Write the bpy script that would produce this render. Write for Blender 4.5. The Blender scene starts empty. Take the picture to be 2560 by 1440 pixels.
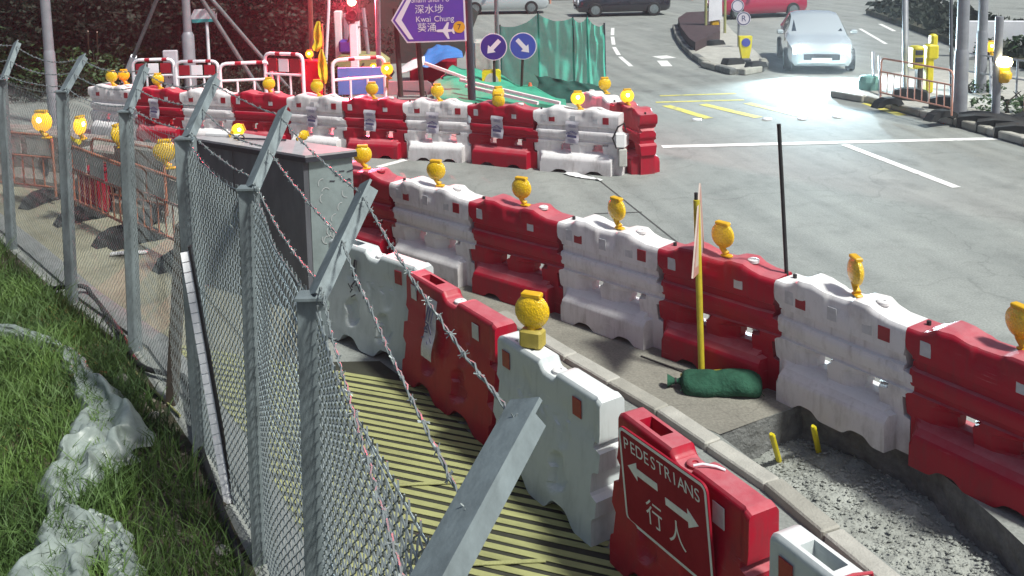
import bpy, bmesh, math, random
from mathutils import Matrix, Vector, noise
from mathutils.geometry import tessellate_polygon
import numpy as np
R = math.radians
random.seed(7)
scene = bpy.context.scene
C = scene.collection

# ------------------------------------------------------------------ camera, light, exposure
cam_data = bpy.data.cameras.new('camera')
cam = bpy.data.objects.new('camera', cam_data); C.objects.link(cam)
cam_data.sensor_width = 36.0
cam_data.lens = 33.75
cam_data.shift_y = -0.2344
cam_data.clip_start = 0.05; cam_data.clip_end = 400
cam.matrix_world = (Matrix.Translation((0, 0, 3.851)) @ Matrix.Rotation(math.pi / 2 - 0.12108, 4, 'X')
                    @ Matrix.Rotation(-0.01907, 4, 'Z'))
scene.camera = cam

SUN_ELEV = R(55); SUN_DIR = Vector((0.82, -0.57, 0)).normalized()      # horizontal direction towards the street light
world = bpy.data.worlds.new('World'); scene.world = world; world.use_nodes = True
wn = world.node_tree.nodes; wl = world.node_tree.links
for n in list(wn): wn.remove(n)
w_out = wn.new('ShaderNodeOutputWorld'); w_bg = wn.new('ShaderNodeBackground'); w_sky = wn.new('ShaderNodeTexSky')
w_sky.sky_type = 'NISHITA'; w_sky.sun_disc = False
w_sky.sun_elevation = SUN_ELEV
w_sky.sun_rotation = math.atan2(SUN_DIR.x, SUN_DIR.y)
w_sky.air_density = 1.0; w_sky.dust_density = 2.5; w_sky.ozone_density = 0.6
w_bg.inputs['Strength'].default_value = 0.055
wl.new(w_sky.outputs[0], w_bg.inputs[0]); wl.new(w_bg.outputs[0], w_out.inputs[0])
sun_data = bpy.data.lights.new('sun', 'SUN'); sun_data.energy = 3.2; sun_data.angle = R(6); sun_data.color = (0.99, 1.0, 0.93)
sun = bpy.data.objects.new('sun', sun_data); C.objects.link(sun)
to_sun = Vector((SUN_DIR.x * math.cos(SUN_ELEV), SUN_DIR.y * math.cos(SUN_ELEV), math.sin(SUN_ELEV)))
sun.rotation_euler = to_sun.to_track_quat('Z', 'Y').to_euler(); sun.location = (8, -5, 14)
scene.view_settings.view_transform = 'Standard'; scene.view_settings.look = 'None'
scene.view_settings.exposure = 0.8; scene.view_settings.gamma = 1.0
scene.view_settings.use_curve_mapping = False

# ------------------------------------------------------------------ materials
def mat(name, col, rough=0.6, metal=0.0, var=0.0, scale=4.0, bump=0.0, bscale=40.0, col2=None, emit=None, estr=0.0,
        alpha=1.0, spec=0.5, coat=0.0, stretch=(1, 1, 1), trans=0.0, detail=6.0, thresh=None, world_space=False, sheen=0.0):
    m = bpy.data.materials.new(name); m.use_nodes = True
    nt = m.node_tree; b = nt.nodes['Principled BSDF']
    b.inputs['Roughness'].default_value = rough; b.inputs['Metallic'].default_value = metal
    b.inputs['Specular IOR Level'].default_value = spec
    b.inputs['Coat Weight'].default_value = coat
    b.inputs['Transmission Weight'].default_value = trans
    b.inputs['Alpha'].default_value = alpha
    b.inputs['Base Color'].default_value = (*col, 1)
    if emit:
        b.inputs['Emission Color'].default_value = (*emit, 1); b.inputs['Emission Strength'].default_value = estr
    if var > 0 or bump > 0 or col2:
        tc = nt.nodes.new('ShaderNodeTexCoord'); mp = nt.nodes.new('ShaderNodeMapping')
        mp.inputs['Scale'].default_value = stretch
        if world_space:
            gm = nt.nodes.new('ShaderNodeNewGeometry'); nt.links.new(gm.outputs['Position'], mp.inputs['Vector'])
        else:
            nt.links.new(tc.outputs['Object'], mp.inputs['Vector'])
            oi = nt.nodes.new('ShaderNodeObjectInfo'); ml = nt.nodes.new('ShaderNodeMath'); ml.operation = 'MULTIPLY'
            ml.inputs[1].default_value = 37.0; nt.links.new(oi.outputs['Random'], ml.inputs[0])
            nt.links.new(ml.outputs[0], mp.inputs['Location'])
    if var > 0 or col2:
        nz = nt.nodes.new('ShaderNodeTexNoise'); nz.inputs['Scale'].default_value = scale; nz.inputs['Detail'].default_value = detail
        nz.inputs['Roughness'].default_value = 0.65
        nt.links.new(mp.outputs[0], nz.inputs['Vector'])
        rp = nt.nodes.new('ShaderNodeValToRGB')
        lo, hi = thresh if thresh else (0.3, 0.7)
        rp.color_ramp.elements[0].position = lo; rp.color_ramp.elements[1].position = hi
        c2 = col2 if col2 else tuple(max(0, c * (1 - var)) for c in col)
        rp.color_ramp.elements[0].color = (*c2, 1); rp.color_ramp.elements[1].color = (*col, 1)
        nt.links.new(nz.outputs['Fac'], rp.inputs['Fac']); nt.links.new(rp.outputs[0], b.inputs['Base Color'])
        rr = nt.nodes.new('ShaderNodeMapRange'); rr.inputs['To Min'].default_value = min(1, rough + .12); rr.inputs['To Max'].default_value = max(0.02, rough - .08)
        nt.links.new(nz.outputs['Fac'], rr.inputs['Value']); nt.links.new(rr.outputs[0], b.inputs['Roughness'])
    if bump > 0:
        n2 = nt.nodes.new('ShaderNodeTexNoise'); n2.inputs['Scale'].default_value = bscale; n2.inputs['Detail'].default_value = 5
        nt.links.new(mp.outputs[0], n2.inputs['Vector'])
        bp = nt.nodes.new('ShaderNodeBump'); bp.inputs['Strength'].default_value = bump; bp.inputs['Distance'].default_value = 0.02
        nt.links.new(n2.outputs['Fac'], bp.inputs['Height']); nt.links.new(bp.outputs[0], b.inputs['Normal'])
    return m

def plastic(name, col, dirt, amount=0.5, rough=0.38, lit_top_scuff=None):
    """moulded plastic with scuffs and grime: broad smears, fine scratches, grime that hangs on the lower part of the moulding"""
    m = bpy.data.materials.new(name); m.use_nodes = True
    nt = m.node_tree; N = nt.nodes; Lk = nt.links; b = N['Principled BSDF']; b.inputs['Specular IOR Level'].default_value = .28
    tc = N.new('ShaderNodeTexCoord'); oi = N.new('ShaderNodeObjectInfo')
    ml = N.new('ShaderNodeMath'); ml.operation = 'MULTIPLY'; ml.inputs[1].default_value = 53.0; Lk.new(oi.outputs['Random'], ml.inputs[0])
    mp = N.new('ShaderNodeMapping'); mp.inputs['Scale'].default_value = (2.2, 2.2, 1.1); Lk.new(tc.outputs['Object'], mp.inputs['Vector']); Lk.new(ml.outputs[0], mp.inputs['Location'])
    n1 = N.new('ShaderNodeTexNoise'); n1.inputs['Scale'].default_value = 2.5; n1.inputs['Detail'].default_value = 8; n1.inputs['Roughness'].default_value = .7
    Lk.new(mp.outputs[0], n1.inputs['Vector'])
    m2 = N.new('ShaderNodeMapping'); m2.inputs['Scale'].default_value = (14, 14, 1.6); Lk.new(tc.outputs['Object'], m2.inputs['Vector']); Lk.new(ml.outputs[0], m2.inputs['Location'])
    n2 = N.new('ShaderNodeTexNoise'); n2.inputs['Scale'].default_value = 2.0; n2.inputs['Detail'].default_value = 4; Lk.new(m2.outputs[0], n2.inputs['Vector'])
    r1 = N.new('ShaderNodeMapRange'); r1.inputs['From Min'].default_value = .48; r1.inputs['From Max'].default_value = .75; r1.inputs['To Max'].default_value = amount; Lk.new(n1.outputs['Fac'], r1.inputs['Value'])
    r2 = N.new('ShaderNodeMapRange'); r2.inputs['From Min'].default_value = .55; r2.inputs['From Max'].default_value = .8; r2.inputs['To Max'].default_value = amount * .7; Lk.new(n2.outputs['Fac'], r2.inputs['Value'])
    sp = N.new('ShaderNodeSeparateXYZ'); Lk.new(tc.outputs['Object'], sp.inputs[0])
    r3 = N.new('ShaderNodeMapRange'); r3.inputs['From Min'].default_value = .35; r3.inputs['From Max'].default_value = 0.0; r3.inputs['To Max'].default_value = amount * .55; Lk.new(sp.outputs['Z'], r3.inputs['Value'])
    a1 = N.new('ShaderNodeMath'); a1.operation = 'ADD'; Lk.new(r1.outputs[0], a1.inputs[0]); Lk.new(r2.outputs[0], a1.inputs[1])
    a3 = N.new('ShaderNodeMath'); a3.operation = 'MULTIPLY'; Lk.new(r3.outputs[0], a3.inputs[0]); Lk.new(n1.outputs['Fac'], a3.inputs[1])
    a2 = N.new('ShaderNodeMath'); a2.operation = 'ADD'; a2.use_clamp = True; Lk.new(a1.outputs[0], a2.inputs[0]); Lk.new(a3.outputs[0], a2.inputs[1])
    mx = N.new('ShaderNodeMixRGB'); mx.inputs[1].default_value = (*col, 1); mx.inputs[2].default_value = (*dirt, 1); Lk.new(a2.outputs[0], mx.inputs[0])
    # pale horizontal scuffs where barriers have rubbed against things
    ms_ = N.new('ShaderNodeMapping'); ms_.inputs['Scale'].default_value = (1.3, 1.3, 26); Lk.new(tc.outputs['Object'], ms_.inputs['Vector']); Lk.new(ml.outputs[0], ms_.inputs['Location'])
    ns = N.new('ShaderNodeTexNoise'); ns.inputs['Scale'].default_value = 2.2; ns.inputs['Detail'].default_value = 6; ns.inputs['Roughness'].default_value = .75; Lk.new(ms_.outputs[0], ns.inputs['Vector'])
    rs = N.new('ShaderNodeMapRange'); rs.inputs['From Min'].default_value = .60; rs.inputs['From Max'].default_value = .70; rs.inputs['To Max'].default_value = .55; Lk.new(ns.outputs['Fac'], rs.inputs['Value'])
    nb = N.new('ShaderNodeTexNoise'); nb.inputs['Scale'].default_value = 3.0; Lk.new(mp.outputs[0], nb.inputs['Vector'])
    rb2 = N.new('ShaderNodeMapRange'); rb2.inputs['From Min'].default_value = .48; rb2.inputs['From Max'].default_value = .62; Lk.new(nb.outputs['Fac'], rb2.inputs['Value'])
    msc = N.new('ShaderNodeMath'); msc.operation = 'MULTIPLY'; Lk.new(rs.outputs[0], msc.inputs[0]); Lk.new(rb2.outputs[0], msc.inputs[1])
    m6 = N.new('ShaderNodeMixRGB'); m6.inputs[2].default_value = (*(lit_top_scuff if lit_top_scuff else col), 1); Lk.new(msc.outputs[0], m6.inputs[0]); Lk.new(mx.outputs[0], m6.inputs[1])
    mx = m6
    col_out = mx.outputs[0]
    if lit_top_scuff:      # pale tint painted on upward faces, imitating light on the tops
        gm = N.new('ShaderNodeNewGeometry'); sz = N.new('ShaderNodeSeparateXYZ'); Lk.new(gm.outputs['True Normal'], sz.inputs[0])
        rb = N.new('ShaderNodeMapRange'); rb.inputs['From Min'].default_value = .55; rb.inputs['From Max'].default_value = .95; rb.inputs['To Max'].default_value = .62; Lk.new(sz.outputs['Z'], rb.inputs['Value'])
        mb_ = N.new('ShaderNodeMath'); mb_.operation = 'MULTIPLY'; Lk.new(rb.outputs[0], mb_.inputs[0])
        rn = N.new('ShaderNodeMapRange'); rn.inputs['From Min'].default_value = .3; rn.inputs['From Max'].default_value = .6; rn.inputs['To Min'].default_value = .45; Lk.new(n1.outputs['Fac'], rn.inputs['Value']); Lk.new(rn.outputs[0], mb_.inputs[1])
        m5 = N.new('ShaderNodeMixRGB'); m5.inputs[2].default_value = (*lit_top_scuff, 1); Lk.new(mb_.outputs[0], m5.inputs[0]); Lk.new(mx.outputs[0], m5.inputs[1]); col_out = m5.outputs[0]
    Lk.new(col_out, b.inputs['Base Color'])
    rr = N.new('ShaderNodeMapRange'); rr.inputs['To Min'].default_value = rough; rr.inputs['To Max'].default_value = .75; Lk.new(a2.outputs[0], rr.inputs['Value']); Lk.new(rr.outputs[0], b.inputs['Roughness'])
    n3 = N.new('ShaderNodeTexNoise'); n3.inputs['Scale'].default_value = 6; n3.inputs['Detail'].default_value = 3; Lk.new(tc.outputs['Object'], n3.inputs['Vector'])
    bp = N.new('ShaderNodeBump'); bp.inputs['Strength'].default_value = .12; bp.inputs['Distance'].default_value = .03; Lk.new(n3.outputs['Fac'], bp.inputs['Height']); Lk.new(bp.outputs[0], b.inputs['Normal'])
    return m

M = {}
M['red'] = plastic('red_plastic', (0.33, 0.0035, 0.020), (0.16, 0.035, 0.04), .6, lit_top_scuff=(0.52, 0.20, 0.22))
M['white'] = plastic('white_plastic', (0.62, 0.60, 0.605), (0.30, 0.275, 0.26), .62, lit_top_scuff=(.78, .77, .76))
M['white_b'] = plastic('white_smooth_plastic', (0.46, 0.50, 0.50), (0.26, 0.28, 0.27), .5, lit_top_scuff=(.78, .77, .76))
M['reflect_red'] = mat('red_reflector', (0.30, 0.008, 0.02), .35, var=.3, scale=20)
M['reflect_white'] = mat('grey_reflector', (0.50, 0.50, 0.52), .4, var=.25, scale=20)
M['paper'] = mat('laminated_paper', (0.55, 0.53, 0.58), .25, var=.2, scale=12, bump=.3, bscale=14)
M['ink'] = mat('blue_ink', (0.07, 0.07, 0.16), .5)
M['dark_ink'] = mat('dark_ink', (0.03, 0.03, 0.045), .5)
M['amber'] = mat('amber_lens', (0.95, 0.60, 0.006), .16, var=.4, scale=70, bump=.55, bscale=80, coat=.6, trans=.08)
M['amber_lit'] = mat('lit_amber_lens', (0.9, 0.5, 0.01), .25, emit=(1.0, 0.50, 0.03), estr=.75, bump=.6, bscale=90)
M['white_hot'] = mat('lit_lamp_core', (1, .9, .6), .3, emit=(1.0, 0.88, 0.5), estr=9)
M['amber_body'] = mat('amber_housing', (0.70, 0.40, 0.008), .45, var=.3, scale=14)
M['battery'] = mat('khaki_battery_box', (0.42, 0.33, 0.06), .6, var=.35, scale=9)
M['metal'] = mat('galvanised_steel', (0.21, 0.25, 0.262), .6, .3, var=.5, scale=9, bump=.2, bscale=30, detail=10, stretch=(1, 1, .45))
M['wire'] = mat('galvanised_wire', (0.29, 0.325, 0.325), .5, .4, var=.3, scale=9)
M['dark_metal'] = mat('dark_painted_steel', (0.035, 0.038, 0.05), .5, .2, var=.4, scale=3)
M['cab_dark'] = mat('charcoal_sheet_steel', (0.125, 0.132, 0.15), .55, .1, var=.5, scale=2.6, bump=.15, bscale=6, stretch=(1.6, 1.6, .5), detail=9)
M['cab_grey'] = mat('grey_green_sheet_steel', (0.24, 0.29, 0.29), .55, .1, var=.3, scale=5, bump=.15, bscale=9)
M['cab_roof'] = mat('pale_roof_sheet', (0.40, 0.385, 0.395), .5, var=.3, scale=5)
M['black'] = mat('black_rubber', (0.018, 0.018, 0.02), .75, var=.4, scale=12, bump=.2)
M['concrete'] = mat('concrete', (0.34, 0.33, 0.29), .85, var=.35, scale=3.5, bump=.35, bscale=60)
M['concrete_pale'] = mat('pale_concrete', (0.42, 0.41, 0.37), .85, var=.3, scale=5, bump=.35, bscale=60)
M['concrete_dark'] = mat('raw_concrete', (0.19, 0.195, 0.19), .9, var=.55, scale=9, bump=.8, bscale=35)
M['yellow_pole'] = mat('yellow_paint', (0.55, 0.45, 0.03), .5, var=.35, scale=9)
M['yellow'] = mat('yellow_plate', (0.34, 0.345, 0.145), .7, var=.35, scale=6, bump=.3, bscale=50)
M['yellow_bright'] = mat('bright_yellow', (0.72, 0.60, 0.01), .5, var=.2, scale=8)
M['hivis'] = mat('yellow_cloth', (0.62, 0.62, 0.03), .75, var=.4, scale=6, bump=.4, bscale=12)
M['sandbag'] = mat('green_sandbag_weave', (0.028, 0.095, 0.060), .85, var=.45, scale=7, bump=.6, bscale=34, spec=.15)
M['orange'] = mat('orange_rail_paint', (0.40, 0.155, 0.09), .5, var=.5, scale=9)
M['orange_pale'] = mat('faded_orange_rail', (0.62, 0.30, 0.22), .5, var=.3, scale=9)
M['panel_grey'] = mat('grey_reflective_panel', (0.50, 0.50, 0.46), .6, var=.35, scale=7)
M['block'] = mat('grey_block', (0.31, 0.305, 0.27), .9, var=.5, scale=4, bump=.5, bscale=30)
M['brown'] = mat('brown_timber', (0.075, 0.058, 0.045), .8, var=.4, scale=8)
M['bamboo'] = mat('bamboo', (0.26, 0.17, 0.13), .6, var=.3, scale=6)
M['steel_pole'] = mat('grey_lamp_post_paint', (0.27, 0.28, 0.31), .5, .2, var=.25, scale=5)
M['white_paint'] = mat('white_paint', (0.75, 0.75, 0.75), .45, var=.15, scale=6)
M['white_gloss'] = mat('white_enamel', (0.8, 0.8, 0.84), .3, var=.1, scale=5)
M['bright_white'] = mat('white_reflective_block', (0.9, 0.9, 0.92), .35, var=.08, scale=9)
M['cyan_edge'] = mat('teal_paint', (0.03, 0.36, 0.36), .5)
M['sign_blue'] = mat('blue_sign_film', (0.035, 0.04, 0.30), .35, var=.12, scale=3)
M['sign_red_glow'] = mat('red_glow_sign_film', (0.10, 0.045, 0.33), .35, var=.15, scale=3)  # violet: the red signal's glow is mixed into the sign colour
M['sign_white'] = mat('white_sign_film', (0.62, 0.58, 0.64), .4)
M['sign_red'] = mat('red_sign_board', (0.27, 0.008, 0.022), .6, spec=.15, var=.2, scale=6)
M['sign_grey'] = mat('retroreflective_grey', (0.72, 0.74, 0.74), .4, var=.2, scale=20)
M['green_net'] = mat('green_safety_net', (0.04, 0.50, 0.36), .8, var=.2, scale=3, alpha=.74)
M['green_tarp'] = mat('green_tarpaulin', (0.05, 0.38, 0.24), .6, var=.35, scale=3)
M['blue_tarp'] = mat('blue_tarpaulin', (0.06, 0.22, 0.60), .5, var=.3, scale=3)
M['pinkboard'] = mat('mauve_sheet', (0.30, 0.22, 0.23), .6, var=.15, scale=3)
M['car_dark'] = mat('dark_car_paint', (0.02, 0.02, 0.03), .25, .3, coat=1)
M['car_silver'] = mat('pale_car_paint', (0.50, 0.55, 0.57), .25, .3, coat=1)
M['car_red'] = mat('red_car_paint', (0.32, 0.01, 0.05), .25, coat=1)
M['glass'] = mat('car_glass', (0.02, 0.028, 0.04), .08, coat=.5)
M['headlight'] = mat('lit_headlight', (1, 1, 1), .2, emit=(0.82, 0.97, 1.0), estr=90)
M['lamp_pink'] = mat('lit_tail_lamp', (1, .6, .7), .2, emit=(1.0, 0.55, 0.7), estr=4)
M['signal_red'] = mat('lit_red_signal', (1, .2, .1), .2, emit=(1.0, 0.16, 0.10), estr=22)
M['soil'] = mat('brown_soil', (0.085, 0.062, 0.042), .95, var=.5, scale=9, bump=.8, bscale=30)
M['hillside'] = mat('dark_bank', (0.010, 0.012, 0.008), .95, var=.5, scale=2)
M['leaf'] = mat('bush_leaf', (0.035, 0.085, 0.018), .6, var=.65, scale=2.2, world_space=True)
M['leaf_dark'] = mat('tree_leaf', (0.014, 0.024, 0.010), .7, var=.6, scale=1.6, world_space=True)
M['leaf_dry'] = mat('dry_leaf', (0.018, 0.022, 0.011), .7, var=.6, scale=1.6, world_space=True)
M['bark'] = mat('bark', (0.035, 0.027, 0.021), .9, var=.4, scale=6)
M['brick_red'] = mat('maroon_planter', (0.055, 0.030, 0.034), .8, var=.4, scale=6, bump=.3)
M['marking'] = mat('road_paint_white', (0.70, 0.70, 0.68), .7, col2=(.30, .31, .29), scale=7, thresh=(.30, .46), world_space=True, detail=10)
M['marking_y'] = mat('road_paint_yellow', (0.55, 0.49, 0.09), .7, col2=(.26, .25, .17), scale=5, thresh=(.32, .5), world_space=True, detail=10)
M['cone'] = mat('orange_cone', (0.55, 0.12, 0.05), .5)
M['plastic_sheet'] = mat('grey_plastic_sheet', (0.33, 0.385, 0.36), .38, var=.45, scale=6, bump=.12, bscale=40, alpha=.80)
M['joint'] = mat('joint_sealant', (0.06, 0.058, 0.055), .9)

# ------------------------------------------------------------------ mesh helpers
class MB:
    def __init__(self): self.v = []; self.f = []; self.m = []; self.mi = 0
    def add(self, vs, fs, mx=None):
        o = len(self.v)
        for p in vs:
            p = Vector(p); self.v.append(tuple(mx @ p) if mx is not None else tuple(p))
        for q in fs: self.f.append(tuple(i + o for i in q)); self.m.append(self.mi)
        return self
    def box(self, c, s, mx=None, rz=0.0, bev=0.0):
        x, y, z = s[0] / 2, s[1] / 2, s[2] / 2
        if bev > 0:
            b = min(bev, x * .9, y * .9, z * .9)
            vs = []
            for sz in (-1, 1):
                for (ax, ay) in ((x, y - b), (x - b, y)):
                    pass
            pts = [(x, -y + b), (x, y - b), (x - b, y), (-x + b, y), (-x, y - b), (-x, -y + b), (-x + b, -y), (x - b, -y)]
            inn = [(px * (x - b) / x, py * (y - b) / y) for px, py in pts]
            rings = [(inn, -z), (pts, -z + b), (pts, z - b), (inn, z)]
            for ring, zz in rings: vs += [(px, py, zz) for px, py in ring]
            fs = [tuple(reversed(range(8))), tuple(range(24, 32))]
            for r in range(3):
                for i in range(8): fs.append((r * 8 + i, r * 8 + (i + 1) % 8, r * 8 + 8 + (i + 1) % 8, r * 8 + 8 + i))
        else:
            vs = [(-x, -y, -z), (x, -y, -z), (x, y, -z), (-x, y, -z), (-x, -y, z), (x, -y, z), (x, y, z), (-x, y, z)]
            fs = [(3, 2, 1, 0), (4, 5, 6, 7), (0, 1, 5, 4), (1, 2, 6, 5), (2, 3, 7, 6), (3, 0, 4, 7)]
        t = Matrix.Translation(c) @ Matrix.Rotation(rz, 4, 'Z')
        return self.add(vs, fs, (mx @ t) if mx is not None else t)
    def beam(self, a, b, w, h, up=(0, 0, 1)):
        a = Vector(a); b = Vector(b); d = (b - a); L = d.length; d.normalize()
        u = Vector(up)
        if abs(d.dot(u)) > .98: u = Vector((1, 0, 0))
        s = d.cross(u).normalized(); u = s.cross(d).normalized()
        vs = []
        for p in (a, b):
            for (i, j) in ((-1, -1), (1, -1), (1, 1), (-1, 1)): vs.append(p + s * (i * w / 2) + u * (j * h / 2))
        return self.add(vs, [(0, 1, 2, 3), (7, 6, 5, 4), (0, 4, 5, 1), (1, 5, 6, 2), (2, 6, 7, 3), (3, 7, 4, 0)])
    def tube(self, pts, r, n=8, cap=True, mx=None):
        pts = [Vector(p) for p in pts]; rs = r if isinstance(r, (list, tuple)) else [r] * len(pts)
        vs = []; fs = []; prev = None
        for i, p in enumerate(pts):
            d = (pts[min(i + 1, len(pts) - 1)] - pts[max(i - 1, 0)])
            if d.length < 1e-9: d = Vector((0, 0, 1))
            d.normalize()
            if prev is None:
                u = Vector((0, 0, 1)) if abs(d.z) < .9 else Vector((1, 0, 0))
                s = d.cross(u).normalized()
            else:
                s = (prev - d * prev.dot(d)).normalized()
            prev = s; t = d.cross(s)
            for k in range(n):
                a = 2 * math.pi * k / n
                vs.append(p + (s * math.cos(a) + t * math.sin(a)) * rs[i])
        for i in range(len(pts) - 1):
            for k in range(n): fs.append((i * n + k, i * n + (k + 1) % n, (i + 1) * n + (k + 1) % n, (i + 1) * n + k))
        if cap: fs += [tuple(reversed(range(n))), tuple(range((len(pts) - 1) * n, len(pts) * n))]
        return self.add(vs, fs, mx)
    def lathe(self, prof, n=16, mx=None):
        vs = []; fs = []
        for (r, z) in prof:
            for k in range(n):
                a = 2 * math.pi * k / n; vs.append((r * math.cos(a), r * math.sin(a), z))
        for i in range(len(prof) - 1):
            for k in range(n): fs.append((i * n + k, i * n + (k + 1) % n, (i + 1) * n + (k + 1) % n, (i + 1) * n + k))
        fs += [tuple(reversed(range(n))), tuple(range((len(prof) - 1) * n, len(prof) * n))]
        return self.add(vs, fs, mx)
    def prism(self, poly, z0, z1, mx=None):
        n = len(poly); vs = [(x, y, z0) for x, y in poly] + [(x, y, z1) for x, y in poly]
        fs = [tuple(reversed(range(n))), tuple(range(n, 2 * n))]
        fs += [(i, (i + 1) % n, n + (i + 1) % n, n + i) for i in range(n)]
        return self.add(vs, fs, mx)
    def grid(self, P, nu, nv, mx=None):
        vs = [P(i / nu, j / nv) for j in range(nv + 1) for i in range(nu + 1)]
        w = nu + 1
        fs = [(j * w + i, j * w + i + 1, (j + 1) * w + i + 1, (j + 1) * w + i) for j in range(nv) for i in range(nu)]
        return self.add(vs, fs, mx)
    def mesh(self, name, smooth=None):
        me = bpy.data.meshes.new(name); me.from_pydata(self.v, [], self.f); me.update()
        if any(self.m): me.polygons.foreach_set('material_index', self.m)
        bm = bmesh.new(); bm.from_mesh(me); bmesh.ops.recalc_face_normals(bm, faces=bm.faces); bm.to_mesh(me); bm.free()
        if smooth is not None:
            me.shade_smooth(); me.set_sharp_from_angle(angle=R(smooth))
        return me

def link(name, me, m=None, parent=None, loc=None, rz=None, rot=None, scale=None, kind=None):
    o = bpy.data.objects.new(name, me); C.objects.link(o)
    if m is not None:
        ms = m if isinstance(m, (list, tuple)) else [m]
        while len(me.materials) < len(ms): me.materials.append(ms[len(me.materials)])
        for i, k in enumerate(ms):
            o.material_slots[i].link = 'OBJECT'; o.material_slots[i].material = k
    if parent is not None: o.parent = parent
    if loc is not None: o.location = loc
    if rz is not None: o.rotation_euler = (0, 0, rz)
    if rot is not None: o.rotation_euler = rot
    if scale is not None: o.scale = scale
    if kind: o['kind'] = kind
    return o
def part(name, mb, m, parent=None, smooth=None, **k):
    return link(name, mb.mesh(name, smooth), m, parent, **k)
def tag(o, label, cat, group=None, kind=None):
    o['label'] = label; o['category'] = cat
    if group: o['group'] = group
    if kind: o['kind'] = kind
    return o
def thing(name, label, cat, loc=(0, 0, 0), rz=0.0, group=None):
    o = bpy.data.objects.new(name, None); C.objects.link(o); o.location = loc; o.rotation_euler = (0, 0, rz)
    o.empty_display_size = .2
    return tag(o, label, cat, group)
def struct(name, mb, m, smooth=None):
    o = part(name, mb, m, smooth=smooth); o['kind'] = 'structure'; return o
def copy_tree(o, parent=None):
    c = o.copy(); C.objects.link(c)
    if parent is not None: c.parent = parent
    for ch in list(o.children): copy_tree(ch, c)
    return c
def lerp(a, b, t): return a + (b - a) * t
def ss(a, b, x):
    t = min(1, max(0, (x - a) / (b - a))); return t * t * (3 - 2 * t)
def pl(x, pts):
    if x <= pts[0][0]: return pts[0][1]
    for (a, b), (c, d) in zip(pts, pts[1:]):
        if x <= c: return b + (d - b) * (x - a) / (c - a)
    return pts[-1][1]
_txt = {}
def text_mesh(s, size, depth=0.0):
    cu = bpy.data.curves.new('lettering', 'FONT'); cu.body = s; cu.size = size; cu.extrude = depth; cu.align_x = 'CENTER'; cu.align_y = 'CENTER'
    o = bpy.data.objects.new('lettering', cu); C.objects.link(o)
    dg = bpy.context.evaluated_depsgraph_get(); dg.update()
    me = bpy.data.meshes.new_from_object(o.evaluated_get(dg))
    bpy.data.objects.remove(o)
    return me

# ------------------------------------------------------------------ the setting: ground, road, kerbs
def flat(name, poly, z, m, holes=()):
    loops = [[Vector((x, y, 0)) for x, y in poly]] + [[Vector((x, y, 0)) for x, y in h] for h in holes]
    tris = tessellate_polygon(loops); vs = [p for l in loops for p in l]
    mb = MB(); mb.add([(p.x, p.y, z) for p in vs], [t for t in tris])
    o = struct(name, mb, m); me = o.data
    if me.polygons and me.polygons[0].normal.z < 0: me.flip_normals()
    return o

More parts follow.
